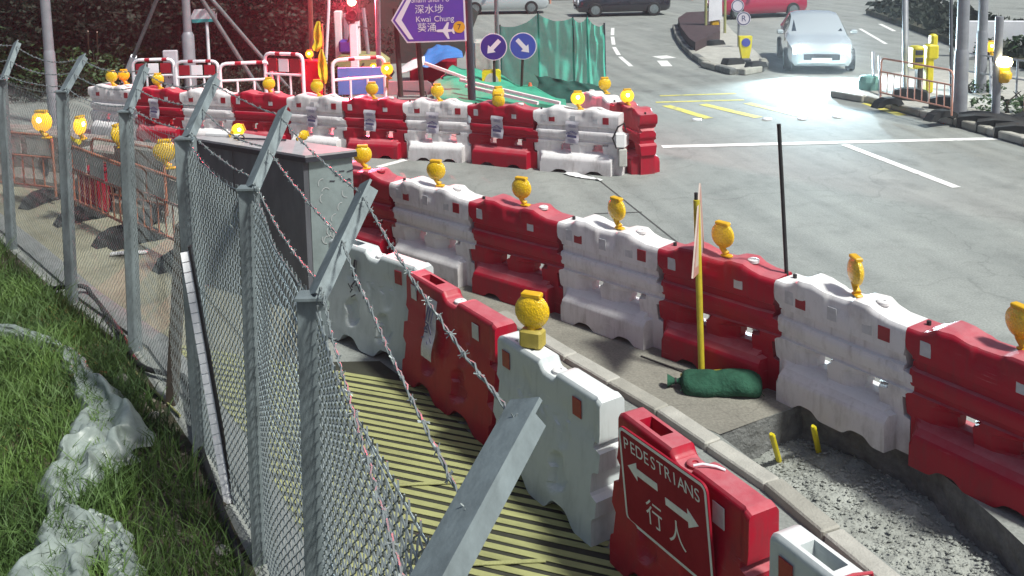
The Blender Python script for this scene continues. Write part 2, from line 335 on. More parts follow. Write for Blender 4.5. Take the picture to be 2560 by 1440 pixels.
def road_material(name, col, col2, streak_dir, streak=.35):
    m = bpy.data.materials.new(name); m.use_nodes = True; nt = m.node_tree; N = nt.nodes; Lk = nt.links; b = N['Principled BSDF']
    g = N.new('ShaderNodeNewGeometry')
    n1 = N.new('ShaderNodeTexNoise'); n1.inputs['Scale'].default_value = .55; n1.inputs['Detail'].default_value = 9; n1.inputs['Roughness'].default_value = .68; Lk.new(g.outputs['Position'], n1.inputs['Vector'])
    mp = N.new('ShaderNodeMapping'); mp.inputs['Rotation'].default_value = (0, 0, streak_dir); mp.inputs['Scale'].default_value = (13.0, .50, 1); Lk.new(g.outputs['Position'], mp.inputs['Vector'])
    mp.vector_type = 'TEXTURE'
    n2 = N.new('ShaderNodeTexNoise'); n2.inputs['Scale'].default_value = 1.0; n2.inputs['Detail'].default_value = 5; Lk.new(mp.outputs[0], n2.inputs['Vector'])
    n3 = N.new('ShaderNodeTexNoise'); n3.inputs['Scale'].default_value = 45; n3.inputs['Detail'].default_value = 4; Lk.new(g.outputs['Position'], n3.inputs['Vector'])
    n4 = N.new('ShaderNodeTexNoise'); n4.inputs['Scale'].default_value = 3.2; n4.inputs['Detail'].default_value = 9; n4.inputs['Roughness'].default_value = .75; Lk.new(g.outputs['Position'], n4.inputs['Vector'])
    s1 = N.new('ShaderNodeMath'); s1.operation = 'MULTIPLY'; s1.inputs[1].default_value = 1 - streak; Lk.new(n1.outputs['Fac'], s1.inputs[0])
    s2 = N.new('ShaderNodeMath'); s2.operation = 'MULTIPLY_ADD'; s2.inputs[1].default_value = streak; Lk.new(n2.outputs['Fac'], s2.inputs[0]); Lk.new(s1.outputs[0], s2.inputs[2])
    r = N.new('ShaderNodeValToRGB'); r.color_ramp.elements[0].position = .36; r.color_ramp.elements[1].position = .62
    r.color_ramp.elements[0].color = (*col2, 1); r.color_ramp.elements[1].color = (*col, 1); Lk.new(s2.outputs[0], r.inputs[0])
    mx = N.new('ShaderNodeMixRGB'); mx.blend_type = 'MULTIPLY'; mx.inputs[0].default_value = .55
    r2 = N.new('ShaderNodeMapRange'); r2.inputs['From Min'].default_value = .25; r2.inputs['From Max'].default_value = .7; r2.inputs['To Min'].default_value = .5; r2.inputs['To Max'].default_value = 1.15; Lk.new(n3.outputs['Fac'], r2.inputs[0])
    Lk.new(r.outputs[0], mx.inputs[1]); Lk.new(r2.outputs[0], mx.inputs[2])
    m2 = N.new('ShaderNodeMixRGB'); m2.blend_type = 'MULTIPLY'; m2.inputs[0].default_value = .6
    r4 = N.new('ShaderNodeMapRange'); r4.inputs['From Min'].default_value = .3; r4.inputs['From Max'].default_value = .5; r4.inputs['To Min'].default_value = .62; r4.inputs['To Max'].default_value = 1.0; Lk.new(n4.outputs['Fac'], r4.inputs[0])
    Lk.new(mx.outputs[0], m2.inputs[1]); Lk.new(r4.outputs[0], m2.inputs[2]); Lk.new(m2.outputs[0], b.inputs['Base Color'])
    # hairline cracks and darker stains
    vo = N.new('ShaderNodeTexVoronoi'); vo.feature = 'DISTANCE_TO_EDGE'; vo.inputs['Scale'].default_value = .33
    wp = N.new('ShaderNodeTexNoise'); wp.inputs['Scale'].default_value = 1.1; wp.inputs['Detail'].default_value = 8; Lk.new(g.outputs['Position'], wp.inputs['Vector'])
    va = N.new('ShaderNodeVectorMath'); va.operation = 'MULTIPLY_ADD'; va.inputs[1].default_value = (1.4, 1.4, 0); Lk.new(wp.outputs['Color'], va.inputs[0]); Lk.new(g.outputs['Position'], va.inputs[2]); Lk.new(va.outputs[0], vo.inputs['Vector'])
    rc = N.new('ShaderNodeMapRange'); rc.inputs['From Max'].default_value = .006; rc.inputs['To Min'].default_value = .80; rc.inputs['To Max'].default_value = 1.0; Lk.new(vo.outputs['Distance'], rc.inputs[0])
    n6 = N.new('ShaderNodeTexNoise'); n6.inputs['Scale'].default_value = .9; n6.inputs['Detail'].default_value = 3; Lk.new(g.outputs['Position'], n6.inputs['Vector'])
    r6 = N.new('ShaderNodeMapRange'); r6.inputs['From Min'].default_value = .60; r6.inputs['From Max'].default_value = .74; r6.inputs['To Min'].default_value = 1.0; r6.inputs['To Max'].default_value = .68; Lk.new(n6.outputs['Fac'], r6.inputs[0])
    mc = N.new('ShaderNodeMath'); mc.operation = 'MULTIPLY'; Lk.new(rc.outputs[0], mc.inputs[0]); Lk.new(r6.outputs[0], mc.inputs[1])
    m3 = N.new('ShaderNodeMixRGB'); m3.blend_type = 'MULTIPLY'; m3.inputs[0].default_value = 1.0; Lk.new(m2.outputs[0], m3.inputs[1]); Lk.new(mc.outputs[0], m3.inputs[2]); Lk.new(m3.outputs[0], b.inputs['Base Color'])
    b.inputs['Roughness'].default_value = .8
    bp = N.new('ShaderNodeBump'); bp.inputs['Strength'].default_value = .35; bp.inputs['Distance'].default_value = .01; Lk.new(n3.outputs['Fac'], bp.inputs['Height']); Lk.new(bp.outputs[0], b.inputs['Normal'])
    return m
M['road'] = road_material('worn_concrete_road', (0.285, 0.298, 0.278), (0.185, 0.196, 0.185), R(103), .55)
M['footway'] = road_material('beige_concrete', (0.26, 0.247, 0.208), (0.18, 0.172, 0.147), R(-50), .3)
M['dirty_floor'] = road_material('dirty_concrete_floor', (0.31, 0.30, 0.22), (0.15, 0.14, 0.10), R(60), .3)
M['deck_under'] = mat('dark_deck_gap', (0.035, 0.036, 0.024), .95, var=.4, scale=5)

def xy(p): return (p[0], p[1])
fence_line = [(-8.6, 14.3), (-6.32, 11.66), (-4.74, 9.83), (-3.59, 8.6), (-2.36, 6.76), (-1.60, 5.45), (-0.86, 3.87), (-0.25, 1.7), (0.0, 0.3)]
def fence_x(y):
    pts = sorted([(b, a) for a, b in fence_line]); return pl(y, pts)
ped_line = [(-2.35, 9.62), (-1.586, 8.683), (-0.951, 7.991), (-0.147, 6.649), (0.60, 5.502), (1.2, 4.314), (1.75, 3.2)]
def ped_x(y):
    pts = sorted([(b, a) for a, b in ped_line]); return pl(y, pts)

trench = [xy((1.521, 6.936, 0.0)), xy((2.289, 7.35, 0.0)), xy((2.572, 7.096, 0.0)), xy((2.891, 6.687, 0.0)), xy((3.091, 5.806, 0.0)), xy((3.147, 5.405, 0.0)), xy((3.076, 4.215, 0.0)), xy((2.557, 4.478, 0.0)), xy((2.272, 5.284, 0.0))]
road_poly = [(-90, -12), (90, -12), (90, 150), (-90, 150)]
flat('road', road_poly, 0.0, M['road'], holes=[trench])
# concrete lane and works area between the barrier rows, and the dirty floor of the left compound
flat('pavement', [xy((-0.229, 9.044, 0.0)), xy((0.373, 8.143, 0.0)), xy((1.533, 6.924, 0.0)), xy((2.287, 7.363, 0.0)), xy((2.157, 7.551, 0.0)), xy((1.353, 8.387, 0.0)), xy((0.474, 9.237, 0.0)), xy((-0.481, 10.166, 0.0)), (-1.35, 11.3), (-2.6, 12.3), (-2.2, 9.9), (-1.3, 8.75)], 0.004, M['footway'])
flat('works_yard', [(-12, 18.0), (-9.0, 17.2), (-3.4, 14.6), (-2.4, 12.4), (-2.0, 9.4), (-2.0, 9.0), (-2.05, 7.0), (-4.55, 9.83), (-6.2, 11.7), (-8.4, 14.3)], 0.004, M['dirty_floor'])
# trench walls and rubble floor
mb = MB(); n = len(trench)
for i in range(n):
    a = trench[i]; b = trench[(i + 1) % n]
    L = math.hypot(b[0] - a[0], b[1] - a[1]); k = max(2, int(L / .06))
    def P(u, v, a=a, b=b):
        x = lerp(a[0], b[0], u); y = lerp(a[1], b[1], u); w = .025 * noise.noise(Vector((x * 9, y * 9, v * 4))) * min(1, v * 3)
        return (x + w, y + w, -.37 * v)
    mb.grid(P, k, 6)
struct('trench_wall', mb, M['concrete_dark'])
tx = [p[0] for p in trench]; ty = [p[1] for p in trench]
x0, x1, y0, y1 = min(tx) - .1, max(tx) + .1, min(ty) - .1, max(ty) + .1
def P(u, v):
    x = lerp(x0, x1, u); y = lerp(y0, y1, v)
    h = noise.fractal(Vector((x * 3.2, y * 3.2, 0)), .8, 2.1, 5)
    return (x, y, -.285 + .05 * h + .045 * noise.noise(Vector((x * 1.2, y * 1.2, 5))))
mb = MB(); mb.grid(P, 130, 170)
M['rubble'] = mat('grey_rubble', (0.37, 0.385, 0.355), .95, var=.45, scale=4, bump=.6, bscale=60, world_space=True)
struct('trench_floor', mb, M['rubble'], smooth=60)
def inside(x, y, poly):
    c = False; j = len(poly) - 1
    for i in range(len(poly)):
        if ((poly[i][1] > y) != (poly[j][1] > y)) and x < (poly[j][0] - poly[i][0]) * (y - poly[i][1]) / (poly[j][1] - poly[i][1]) + poly[i][0]: c = not c
        j = i
    return c
rng = random.Random(3)
def stone(mb, x, y, z, s):
    vs = []; 
    for (a, b, c) in ((0, 0, 1), (1, 0, .1), (.3, .95, 0), (-.8, .6, .1), (-.8, -.6, 0), (.3, -.95, .1), (0, 0, -1)):
        k = s * rng.uniform(.7, 1.3); vs.append((x + a * k, y + b * k * rng.uniform(.6, 1), z + c * k * .6))
    mb.add(vs, [(0, i, i % 5 + 1) for i in range(1, 6)] and [(0, 1, 2), (0, 2, 3), (0, 3, 4), (0, 4, 5), (0, 5, 1), (6, 2, 1), (6, 3, 2), (6, 4, 3), (6, 5, 4), (6, 1, 5)])
mb = MB(); cnt = 0
while cnt < 6500:
    x = rng.uniform(x0, x1); y = rng.uniform(y0, y1)
    if not inside(x, y, trench): continue
    s = rng.choice([.003, .004, .004, .005, .005, .006, .007, .009, .013, .020]) * rng.uniform(.7, 1.2)
    stone(mb, x, y, -.285 + .05 * noise.fractal(Vector((x * 3.2, y * 3.2, 0)), .8, 2.1, 5) + .045 * noise.noise(Vector((x * 1.2, y * 1.2, 5))) + rng.uniform(0, .02), s); cnt += 1
o = part('rubble', mb, M['rubble'], kind='stuff'); tag(o, 'loose grey broken concrete lying in the open trench', 'rubble', kind='stuff')

# kerb stones on the right of the walkway row
kl = [xy((-0.272, 9.193, 0.0)), xy((0.376, 8.199, 0.0)), xy((1.102, 7.102, 0.0)), xy((1.637, 6.143, 0.0)), xy((1.989, 5.292, 0.0)), xy((2.274, 4.485, 0.0))]
mb0 = None
kerb = thing('kerb', 'concrete kerb edging running behind the walkway barriers beside the trench', 'kerb')
cum = [0]
for a, b in zip(kl, kl[1:]): cum.append(cum[-1] + math.hypot(b[0] - a[0], b[1] - a[1]))
def at_len(pts, cum, s):
    for i in range(len(pts) - 1):
        if s <= cum[i + 1] or i == len(pts) - 2:
            t = (s - cum[i]) / (cum[i + 1] - cum[i]); a, b = pts[i], pts[i + 1]
            return Vector((lerp(a[0], b[0], t), lerp(a[1], b[1], t), 0)), math.atan2(b[1] - a[1], b[0] - a[0])
s = 0; stone_me = None
while s + .6 < cum[-1]:
    p, ang = at_len(kl, cum, s + .3)
    if stone_me is None:
        q = MB(); q.box((0, 0, 0), (.592, .15, .34), bev=.012); stone_me = q.mesh('kerb_stone')
    link('kerb_stone', stone_me, M['concrete_pale'] if int(s / .6) % 3 else M['concrete'], kerb, loc=(p.x + .10, p.y + .06, -.105 + rng.uniform(-.006, .006)), rz=ang + rng.uniform(-.012, .012)); s += .6
# concrete edging that carries the fence
strip = [(-8.3, 14.2), (-6.1, 11.72), (-4.55, 9.92), (-3.4, 8.72), (-2.15, 6.86), (-1.40, 5.5), (-0.66, 3.92), (-0.05, 1.7)]
mb = MB()
for a, b in zip(strip, strip[1:]):
    A = Vector((a[0], a[1], .01)); B = Vector((b[0], b[1], .01)); d = (B - A).normalized(); nrm = Vector((-d.y, d.x, 0))
    A -= d * .02; B += d * .02
    def P(u, v, A=A, B=B, nrm=nrm):
        p = A.lerp(B, u) + nrm * (v - .5) * .22
        return (p.x, p.y, .035 + .03 * (1 - abs(2 * v - 1) ** 4) + .008 * noise.noise(p * 4))
    mb.grid(P, 14, 6)
struct('fence_footing_path', mb, mat('footing_concrete', (0.215, 0.225, 0.225), .9, var=.4, scale=5, bump=.4, bscale=40, world_space=True), smooth=40)

# grass bank on the left of the fence
def bank_z(x, y):
    d = fence_x(y) - .12 - x
    return .012 + .06 * ss(0, .5, d) + .22 * ss(.3, 3.5, d) + .05 * noise.noise(Vector((x * .9, y * .9, 2))) * ss(.2, .8, d)
def P(u, v):
    y = lerp(-1.0, 15.5, v); x = fence_x(y) - .02 - 7.5 * u * u - .02
    return (x, y, bank_z(x, y))
mb = MB(); mb.grid(P, 60, 110)
M['bank'] = mat('bank_earth', (0.075, 0.058, 0.038), .95, var=.6, scale=5, bump=.9, bscale=24, world_space=True, col2=(0.022, 0.034, 0.012), thresh=(.4, .6))
struct('grass_bank_ground', mb, M['bank'], smooth=80)

# ------------------------------------------------------------------ road markings
def stripe(name, a, b, w, m, label, z=.004):
    A = Vector(a); B = Vector(b); d = (B - A).normalized(); nrm = Vector((-d.y, d.x, 0)) * w / 2; mb = MB(); k = max(1, int((B - A).length / .5))
    vs = []
    for i in range(k + 1):
        p = A.lerp(B, i / k)
        for sgn in (-1, 1):
            jit = 1 + .06 * noise.noise(p * 3 + Vector((0, 0, sgn * 7)))
            vs.append((p.x + nrm.x * sgn * jit, p.y + nrm.y * sgn * jit, z))
    mb.add(vs, [(2 * i, 2 * i + 1, 2 * i + 3, 2 * i + 2) for i in range(k)])
    o = part(name, mb, m); o['kind'] = 'structure'
    if o.data.polygons[0].normal.z < 0: o.data.flip_normals()
    return o
stripe('stop_line_marking', (2.63, 16.707, 0.0), (8.815, 16.852, 0.0), .20, M['marking'], '')
stripe('lane_line_marking', (5.837, 16.59, 0.0), (6.475, 13.697, 0.0), .15, M['marking'], '')
stripe('edge_line_marking', (-2.264, 15.604, 0.0), (-1.711, 16.27, 0.0), .14, M['marking'], '')
for (a, b) in (((3.345, 20.689, 0.0), (3.971, 19.18, 0.0)), ((4.162, 20.748, 0.0), (4.983, 19.165, 0.0)), ((5.146, 20.791, 0.0), (5.914, 19.157, 0.0)), ((7.659, 20.521, 0.0), (7.86, 19.09, 0.0))):
    stripe('yellow_bar_marking', a, b, .22, M['marking_y'], '')
stripe('yellow_edge_marking', (3.188, 21.101, 0.0), (5.173, 21.191, 0.0), .13, M['marking_y'], '')
stripe('yellow_edge_marking', (3.404, 21.915, 0.0), (5.193, 22.042, 0.0), .12, M['marking_y'], '')
stripe('white_bar_marking', (6.186, 20.828, 0.0), (6.808, 19.324, 0.0), .2, M['marking'], '')
for (a, b) in (((3.975, 37.532, 0.0), (3.686, 34.953, 0.0)), ((3.63, 34.426, 0.0), (3.413, 32.003, 0.0)), ((3.355, 31.34, 0.0), (3.283, 29.299, 0.0)), ((3.276, 28.92, 0.0), (3.353, 26.823, 0.0))):
    stripe('dash_marking', a, b, .13, M['marking'], '')
stripe('arrow_marking', (4.47, 28.932, 0.0), (4.666, 28.349, 0.0), .5, M['marking'], '')
stripe('arrow_marking', (4.385, 27.855, 0.0), (4.347, 26.687, 0.0), .3, M['marking'], '')
stripe('dash_marking', (14.317, 37.115, 0.0), (13.835, 34.497, 0.0), .15, M['marking'], '')
stripe('dash_marking', (12.962, 35.522, 0.0), (12.098, 30.813, 0.0), .12, M['marking'], '')
for (a, b, w) in (((1.273, 14.637, 0.0), (1.902, 11.853, 0.0), .022), ((1.081, 12.726, 0.0), (1.735, 12.758, 0.0), .03), ((1.902, 11.853, 0.0), (2.265, 10.29, 0.0), .02), ((-1.432, 18.346, 0.0), (1.273, 14.637, 0.0), .015)):
    stripe('joint_marking', a, b, w, M['joint'], '', z=.006)
for (px, lab) in (((3.707, 19.081, 0.0), 'white road stud below the first yellow bar from the barriers'), ((5.105, 18.985, 0.0), 'white road stud below the second yellow bar from the barriers'), ((5.798, 18.959, 0.0), 'white road stud below the third yellow bar from the barriers'), ((6.543, 19.094, 0.0), 'white road stud furthest from the barriers, below the white bar')):
    mb = MB(); mb.lathe([(.10, 0), (.09, .015), (.05, .022)], 10, Matrix.Translation((px[0], px[1], .001)))
    tag(part('road_stud', mb, M['white_gloss'], smooth=30), lab, 'road stud', 'road studs at the yellow bars')

# yellow slatted walkway between fence and barriers
sl = -.12
deck = thing('slatted_walkway', 'yellow ribbed walkway boards between wire fence and barriers', 'walkway')
flat_poly = []
y = 8.6
lefts = [(fence_x(yy) + .36, yy) for yy in (8.3, 7.5, 6.5, 5.5, 4.5, 3.2)]; rights = [(ped_x(yy) - .02, yy) for yy in (3.2, 4.5, 5.5, 6.5, 7.5, 8.3)]
mb = MB(); tri = tessellate_polygon([[Vector((a, b, 0)) for a, b in lefts + rights]]); mb.add([(a, b, .006) for a, b in lefts + rights], tri)
part('deck_base', mb, M['deck_under'], deck)
slat_me = None; ang = R(-21.0); y0s = 9.0
q = MB(); q.box((0, 0, .004), (1, .050, .006), bev=.002); slat_me = q.mesh('slat')
while y0s > 3.0:
    xa = fence_x(y0s) + .36; x = xa
    while x < ped_x(y0s + math.tan(ang) * (x - xa)) + .03 and x < xa + 2.6: x += .02
    L = (x - xa) / math.cos(ang)
    cuts = [0.0, L]
    for sa, sb in zip(cuts, cuts[1:]):
        if sb - sa < .08: continue
        mid = (sa + sb) / 2
        cx = xa + math.cos(ang) * mid; cyy = y0s + math.sin(ang) * mid
        if cyy < 3.0 or cyy > 8.35: continue
        link('slat', slat_me, M['yellow'], deck, loc=(cx, cyy, .006 + rng.uniform(0, .003)), rz=ang + rng.uniform(-.01, .01), scale=(sb - sa - .012, 1, 1))
    y0s -= .122
for (a, b) in (((-0.967, 6.291, 0.0), (-0.381, 6.32, 0.0)), ((-0.402, 5.43, 0.0), (0.148, 5.455, 0.0))):
    A = Vector(a); B = Vector(b); A.z = B.z = .024; mb = MB(); mb.beam(A, B, .03, .006)
    part('joint_strip', mb, M['yellow'], deck)

# ------------------------------------------------------------------ water-filled road barriers
def barrier_a_mesh():
    """interlocking road barrier, 1.2 m long and 1 m tall, front towards -y, origin on the ground under its front top left corner"""
    L = 1.205; CY = .15; nu, nz = 66, 50
    top = [(0, .935), (.09, .935), (.14, .955), (.20, 1.0), (.30, 1.0), (.37, .978), (.46, .962), (.57, .965), (.64, .995), (.74, 1.0), (.80, .965), (.88, .940), (1, .935)]
    def ztop(u): return pl(u, top)
    def x0(z):
        return pl(z, [(0, .045), (.29, .045), (.30, .012), (.46, .008), (.475, .06), (.53, .064), (.57, .036), (.68, .034), (.72, .062), (.755, .060), (.785, .016), (.82, .0), (1, .0)])
    def x1(z):
        return pl(z, [(0, L + .04), (.26, L + .04), (.27, L - .015), (.42, L - .02), (.43, L + .075), (.60, L + .075), (.615, L - .012), (.74, L - .012), (.765, L - .004), (.80, L), (1, L)])
    prof = [(0, .12), (.30, .12), (.36, .132), (.45, .142), (.478, .142), (.487, .098), (.522, .094), (.535, .148), (.60, .162), (.63, .160), (.648, .150), (.658, .088), (.718, .084), (.732, .150), (.80, .154), (.93, .150), (1, .150)]
    foot = [(0, .245), (.205, .245), (.225, .24), (.275, .185), (.30, .125), (.34, .12)]
    wins = [(.30, .425, .440, .325), (.685, .81, .440, .325)]
    def inwin(u, z):
        for a, b, zt, zb in wins:
            t = (z - zb) / (zt - zb)
            if 0 <= t <= 1 and a + .015 * t < u < b - .05 * max(0, t - .6): return True
        return False
    def half(u, z, zt):
        h = pl(z, prof)
        fu = min(1, max(0, (u - .03) / (.03 + .25 * max(0, z - .16)))) * (1 - ss(.895, .91, u))
        dip = 1 - .20 * math.exp(-((u - .27) / .05) ** 2) - .15 * math.exp(-((u - .53) / .03) ** 2) - .22 * math.exp(-((u - .74) / .05) ** 2)
        h = max(h, .12 + (pl(z, foot) - .12) * fu)
        if z > .55 and z < .70: h -= .012 * ss(.86, .96, u) + .02 * (1 - ss(.0, .05, u))
        if z > .86: h += .016 * (math.exp(-((u - .22) / .05) ** 2) + math.exp(-((u - .72) / .06) ** 2)) - .018 * ss(.40, .44, u) * (1 - ss(.58, .62, u))
        # slanted recess above each window
        for a, b, zt_, zb_ in wins:
            if a - .14 < u < b + .02 and zb_ - .045 < z < zt_ + .045: h -= .085 * min(1, max(0, (u - a + .13) / .14)) * (1 - ss(b, b + .015, u)) * ss(zb_ - .045, zb_ - .01, z) * (1 - ss(zt_ + .015, zt_ + .045, z))
        e = zt - z
        if e < .035: h -= .022 * (1 - e / .035) ** 1.6
        return h
    def zmin(u):
        return .055 * max(math.exp(-((u - .30) / .085) ** 4), math.exp(-((u - .70) / .085) ** 4)) 
    mb = MB(); idx = {}
    vs = []; fs = []
    zl = [0, .02, .05, .10, .16, .20, .215, .235, .26, .275, .29, .305, .32, .34, .36, .38, .40, .42, .435, .45, .465, .478, .487, .505, .522, .535, .55, .575, .60, .62, .635, .648, .658, .68, .70, .718, .732, .745, .755, .77, .785, .80, .84, .88, .91]
    nz = len(zl) + 4
    for side in (0, 1):
        for j in range(nz):
            for i in range(nu + 1):
                u = i / nu; zt = ztop(u); zm = zmin(u)
                if j < len(zl): z = zl[j]; z = zm + (z - 0) * 1 if z < .0001 else max(zm, z)
                else: z = .91 + (zt - .91) * ((j - len(zl) + 1) / 4) ** .7
                if zm > 0 and j < 5: z = zm + (zl[5] - zm) * zl[j] / zl[5]
                x = x0(z) + (x1(z) - x0(z)) * u
                h = half(u, z, zt); y = CY - h if side == 0 else CY + h
                idx[(side, i, j)] = len(vs); vs.append((x, y, z))
    def win_cell(i, j):
        if j >= len(zl) - 1: return False
        return inwin((i + .5) / nu, (zl[j] + zl[j + 1]) / 2)
    for j in range(nz - 1):
        for i in range(nu):
            w = win_cell(i, j)
            if not w:
                a = [idx[(0, i, j)], idx[(0, i + 1, j)], idx[(0, i + 1, j + 1)], idx[(0, i, j + 1)]]
                fs.append(tuple(a)); fs.append((idx[(1, i, j)], idx[(1, i, j + 1)], idx[(1, i + 1, j + 1)], idx[(1, i + 1, j)]))
            else:
                for (di, dj, e) in ((-1, 0, ((i, j), (i, j + 1))), (1, 0, ((i + 1, j + 1), (i + 1, j))), (0, -1, ((i + 1, j), (i, j))), (0, 1, ((i, j + 1), (i + 1, j + 1)))):
                    if not win_cell(i + di, j + dj):
                        p, q = e; fs.append((idx[(0, *p)], idx[(0, *q)], idx[(1, *q)], idx[(1, *p)]))
    for i in range(nu):      # bottom and top
        fs.append((idx[(0, i + 1, 0)], idx[(0, i, 0)], idx[(1, i, 0)], idx[(1, i + 1, 0)]))
        fs.append((idx[(0, i, nz - 1)], idx[(0, i + 1, nz - 1)], idx[(1, i + 1, nz - 1)], idx[(1, i, nz - 1)]))
    for j in range(nz - 1):  # ends
        fs.append((idx[(0, 0, j + 1)], idx[(1, 0, j + 1)], idx[(1, 0, j)], idx[(0, 0, j)]))
        fs.append((idx[(0, nu, j)], idx[(1, nu, j)], idx[(1, nu, j + 1)], idx[(0, nu, j + 1)]))
    mb.add(vs, fs)
    return mb.mesh('road_barrier_body', smooth=32)
A_BODY = barrier_a_mesh(); A_CY = .15
def plate(w, h, t=.006):
    q = MB(); q.box((0, 0, 0), (w, t, h), bev=.003); return q
A_REF = plate(.10, .105).mesh('reflector')
A_REFW = plate(.085, .105).mesh('reflector')
q = MB(); q.lathe([(.050, 0), (.050, .022), (.042, .028), (.018, .028), (.014, .02)], 14); A_CAP = q.mesh('filler_cap', 40)
q = MB(); q.tube([(0, 0, 0), (0, 0, .04)], .017, 8); A_PIN = q.mesh('locking_pin', 40)
q = MB(); q.lathe([(.028, 0), (.028, .008), (.016, .012)], 10, Matrix.Rotation(R(90), 4, 'X')); A_PLUG = q.mesh('drain_plug', 40)
def ring_logo():
    q = MB(); n = 12
    vs = []
    for k in range(n + 1):
        a = 2 * math.pi * k / n
        for r in (.014, .021): vs.append((r * math.cos(a) * .8, 0, r * math.sin(a)))
    q.add(vs, [(2 * k, 2 * k + 1, 2 * k + 3, 2 * k + 2) for k in range(n)])
    for t in range(3): q.add([(.022 + .02 * t, 0, -.016), (.036 + .02 * t, 0, -.016), (.036 + .02 * t, 0, -.006), (.022 + .02 * t, 0, -.006)], [(0, 1, 2, 3)])
    return q.mesh('maker_mark')
LOGO = ring_logo()
def notice_mesh(w, h, wav=.01):
    q = MB()
    def P(u, v): return ((u - .5) * w + .006 * math.sin(v * 7), -.008 - wav * math.sin(v * 9 + u) - .012 * (v > .8) * (u - .5) ** 2 * 8, (v - .5) * h)
    q.grid(P, 4, 12); return q.mesh('notice', 60)
def roof_print(w, h):
    """the printed house-roof emblem and its lines on a site notice"""
    q = MB()
    def bar(a, b, t=.011):
        A = Vector((a[0] * w, -.024, a[1] * h)); B = Vector((b[0] * w, -.024, b[1] * h)); q.beam(A, B, .003, t)
    bar((-.42, -.06), (0, .08)); bar((0, .08), (.42, -.04)); bar((-.3, -.07), (.05, .02), .008); bar((.05, .02), (.35, -.08), .008)
    for k in range(2): bar((-.35, -.13 - .05 * k), (.36, -.14 - .05 * k), .02)
    for k in range(3): bar((-.30, .34 - .05 * k), (.3, .34 - .05 * k), .005)
    for k in range(3): bar((-.30, -.32 - .05 * k), (.32, -.32 - .05 * k), .006)
    return q.mesh('print')
N_ME = notice_mesh(.22, .36); N_PRINT = roof_print(.22, .36)

ZS = 1.03
def road_barrier(p, ang, sc, colour, label, group, notice=False, cap='white', z=0.0):
    t = thing('road_barrier', label, 'barrier', (p[0], p[1], z), ang, group); t.scale = (1, 1, ZS)
    red = colour == 'red'
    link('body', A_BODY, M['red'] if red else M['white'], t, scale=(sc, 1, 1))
    L = 1.205 * sc; yf = A_CY - .15 - .004
    if red:
        for u in (.135, .715): link('reflector', A_REFW, M['reflect_white'], t, loc=(u * L, yf, .835))
    else:
        for u in (.225, .855): link('reflector', A_REF, M['reflect_red'], t, loc=(u * L, yf, .835))
        for u in (.13, .475, .735): link('reflector_plate', A_REFW, M['reflect_white'], t, loc=(u * L, yf + .0005, .838))
    link('filler_cap', A_CAP, M['white'] if cap == 'white' else M['red'], t, loc=(.76 * L, A_CY, .985))
    link('locking_pin', A_PIN, M['black'], t, loc=(.055 * L, A_CY + .03, .925))
    link('drain_plug', A_PLUG, M['battery'], t, loc=(.885 * L, A_CY - .23, .12))
    if not red: link('maker_mark', LOGO, M['ink'], t, loc=(.20 * L, A_CY - .214, .24), rot=(R(-50), 0, 0))
    if notice:
        n = link('notice', N_ME, M['paper'], t, loc=(.47 * L, yf - .012, .63), rot=(0, R(3), 0)); link('print', N_PRINT, M['ink'], n)
    return t

def row(pts, colours, labels, group, notices, caps, z=None):
    out = []
    for i in range(len(pts) - 1):
        a, b = pts[i], pts[i + 1]; d = math.hypot(b[0] - a[0], b[1] - a[1]); ang = math.atan2(b[1] - a[1], b[0] - a[0])
        out.append(road_barrier(a, ang, d / 1.205, colours[i], labels[i], group, notices[i], caps[i], (z[i] if z else 0)))
    return out
MID = [(x + .055, y + .058) for x, y in [(-2.48, 11.72), (-1.52, 10.87), (-0.56, 10.02), (0.36, 9.23), (1.23, 8.37), (2.06, 7.53), (2.74, 6.55), (3.40, 5.56)]]
mid_row = row(MID, ['red', 'white', 'red', 'white', 'red', 'white', 'red'],
    ['red road barrier partly hidden behind the grey cabinet', 'white road barrier with lamp, next to the red one by the cabinet',
     'red road barrier with white cap, between two white barriers behind the tall amber lamp', 'white road barrier with a small ring mark, above the triangular shadow',
     'red road barrier directly behind the yellow sign pole', 'white road barrier overhanging the trench beside the black rod', 'red road barrier nearest the camera beside the rubble trench'],
    'middle row of road barriers', [False] * 7, ['red', 'white', 'white', 'white', 'white', 'white', 'red'])
FAR = [(-8.37, 18.69), (-7.27, 18.12), (-6.24, 17.74), (-5.18, 17.38), (-4.06, 16.98), (-2.99, 16.52), (-1.89, 16.18), (-0.77, 15.85), (0.32, 15.29), (1.64, 14.74)]
far_row = row(FAR, ['white', 'red', 'white', 'red', 'white', 'red', 'white', 'red', 'white'],
    ['dirty white road barrier at the far left end of the back row', 'red road barrier with notice beside the dirty white end barrier', 'white road barrier seen behind the bent fence arm',
     'red road barrier above the cabinet roof, no notice', 'white road barrier with lamp above the right of the cabinet roof', 'red road barrier with a rumpled notice left of the arrow signs',
     'white road barrier with printed notice below the mauve board', 'red road barrier with notice and clustered amber lamps below arrow signs', 'white road barrier with control box at the corner of the back row'],
    'back row of road barriers', [False, True, False, False, True, True, True, True, True], ['white'] * 9)
# the return of the back row: a red barrier seen end-on and a white one behind it
e0 = Vector((2.26, 14.80)); e1 = Vector((1.90, 15.95)); e2 = Vector((1.42, 17.05))
road_barrier((e0.x, e0.y), math.atan2(e1.y - e0.y, e1.x - e0.x), 1.0, 'red', 'red road barrier seen end-on at the corner of the back row', 'return of the back row')
road_barrier((e1.x, e1.y), math.atan2(e2.y - e1.y, e2.x - e1.x), 1.0, 'white', 'white road barrier behind the end-on red barrier', 'return of the back row')

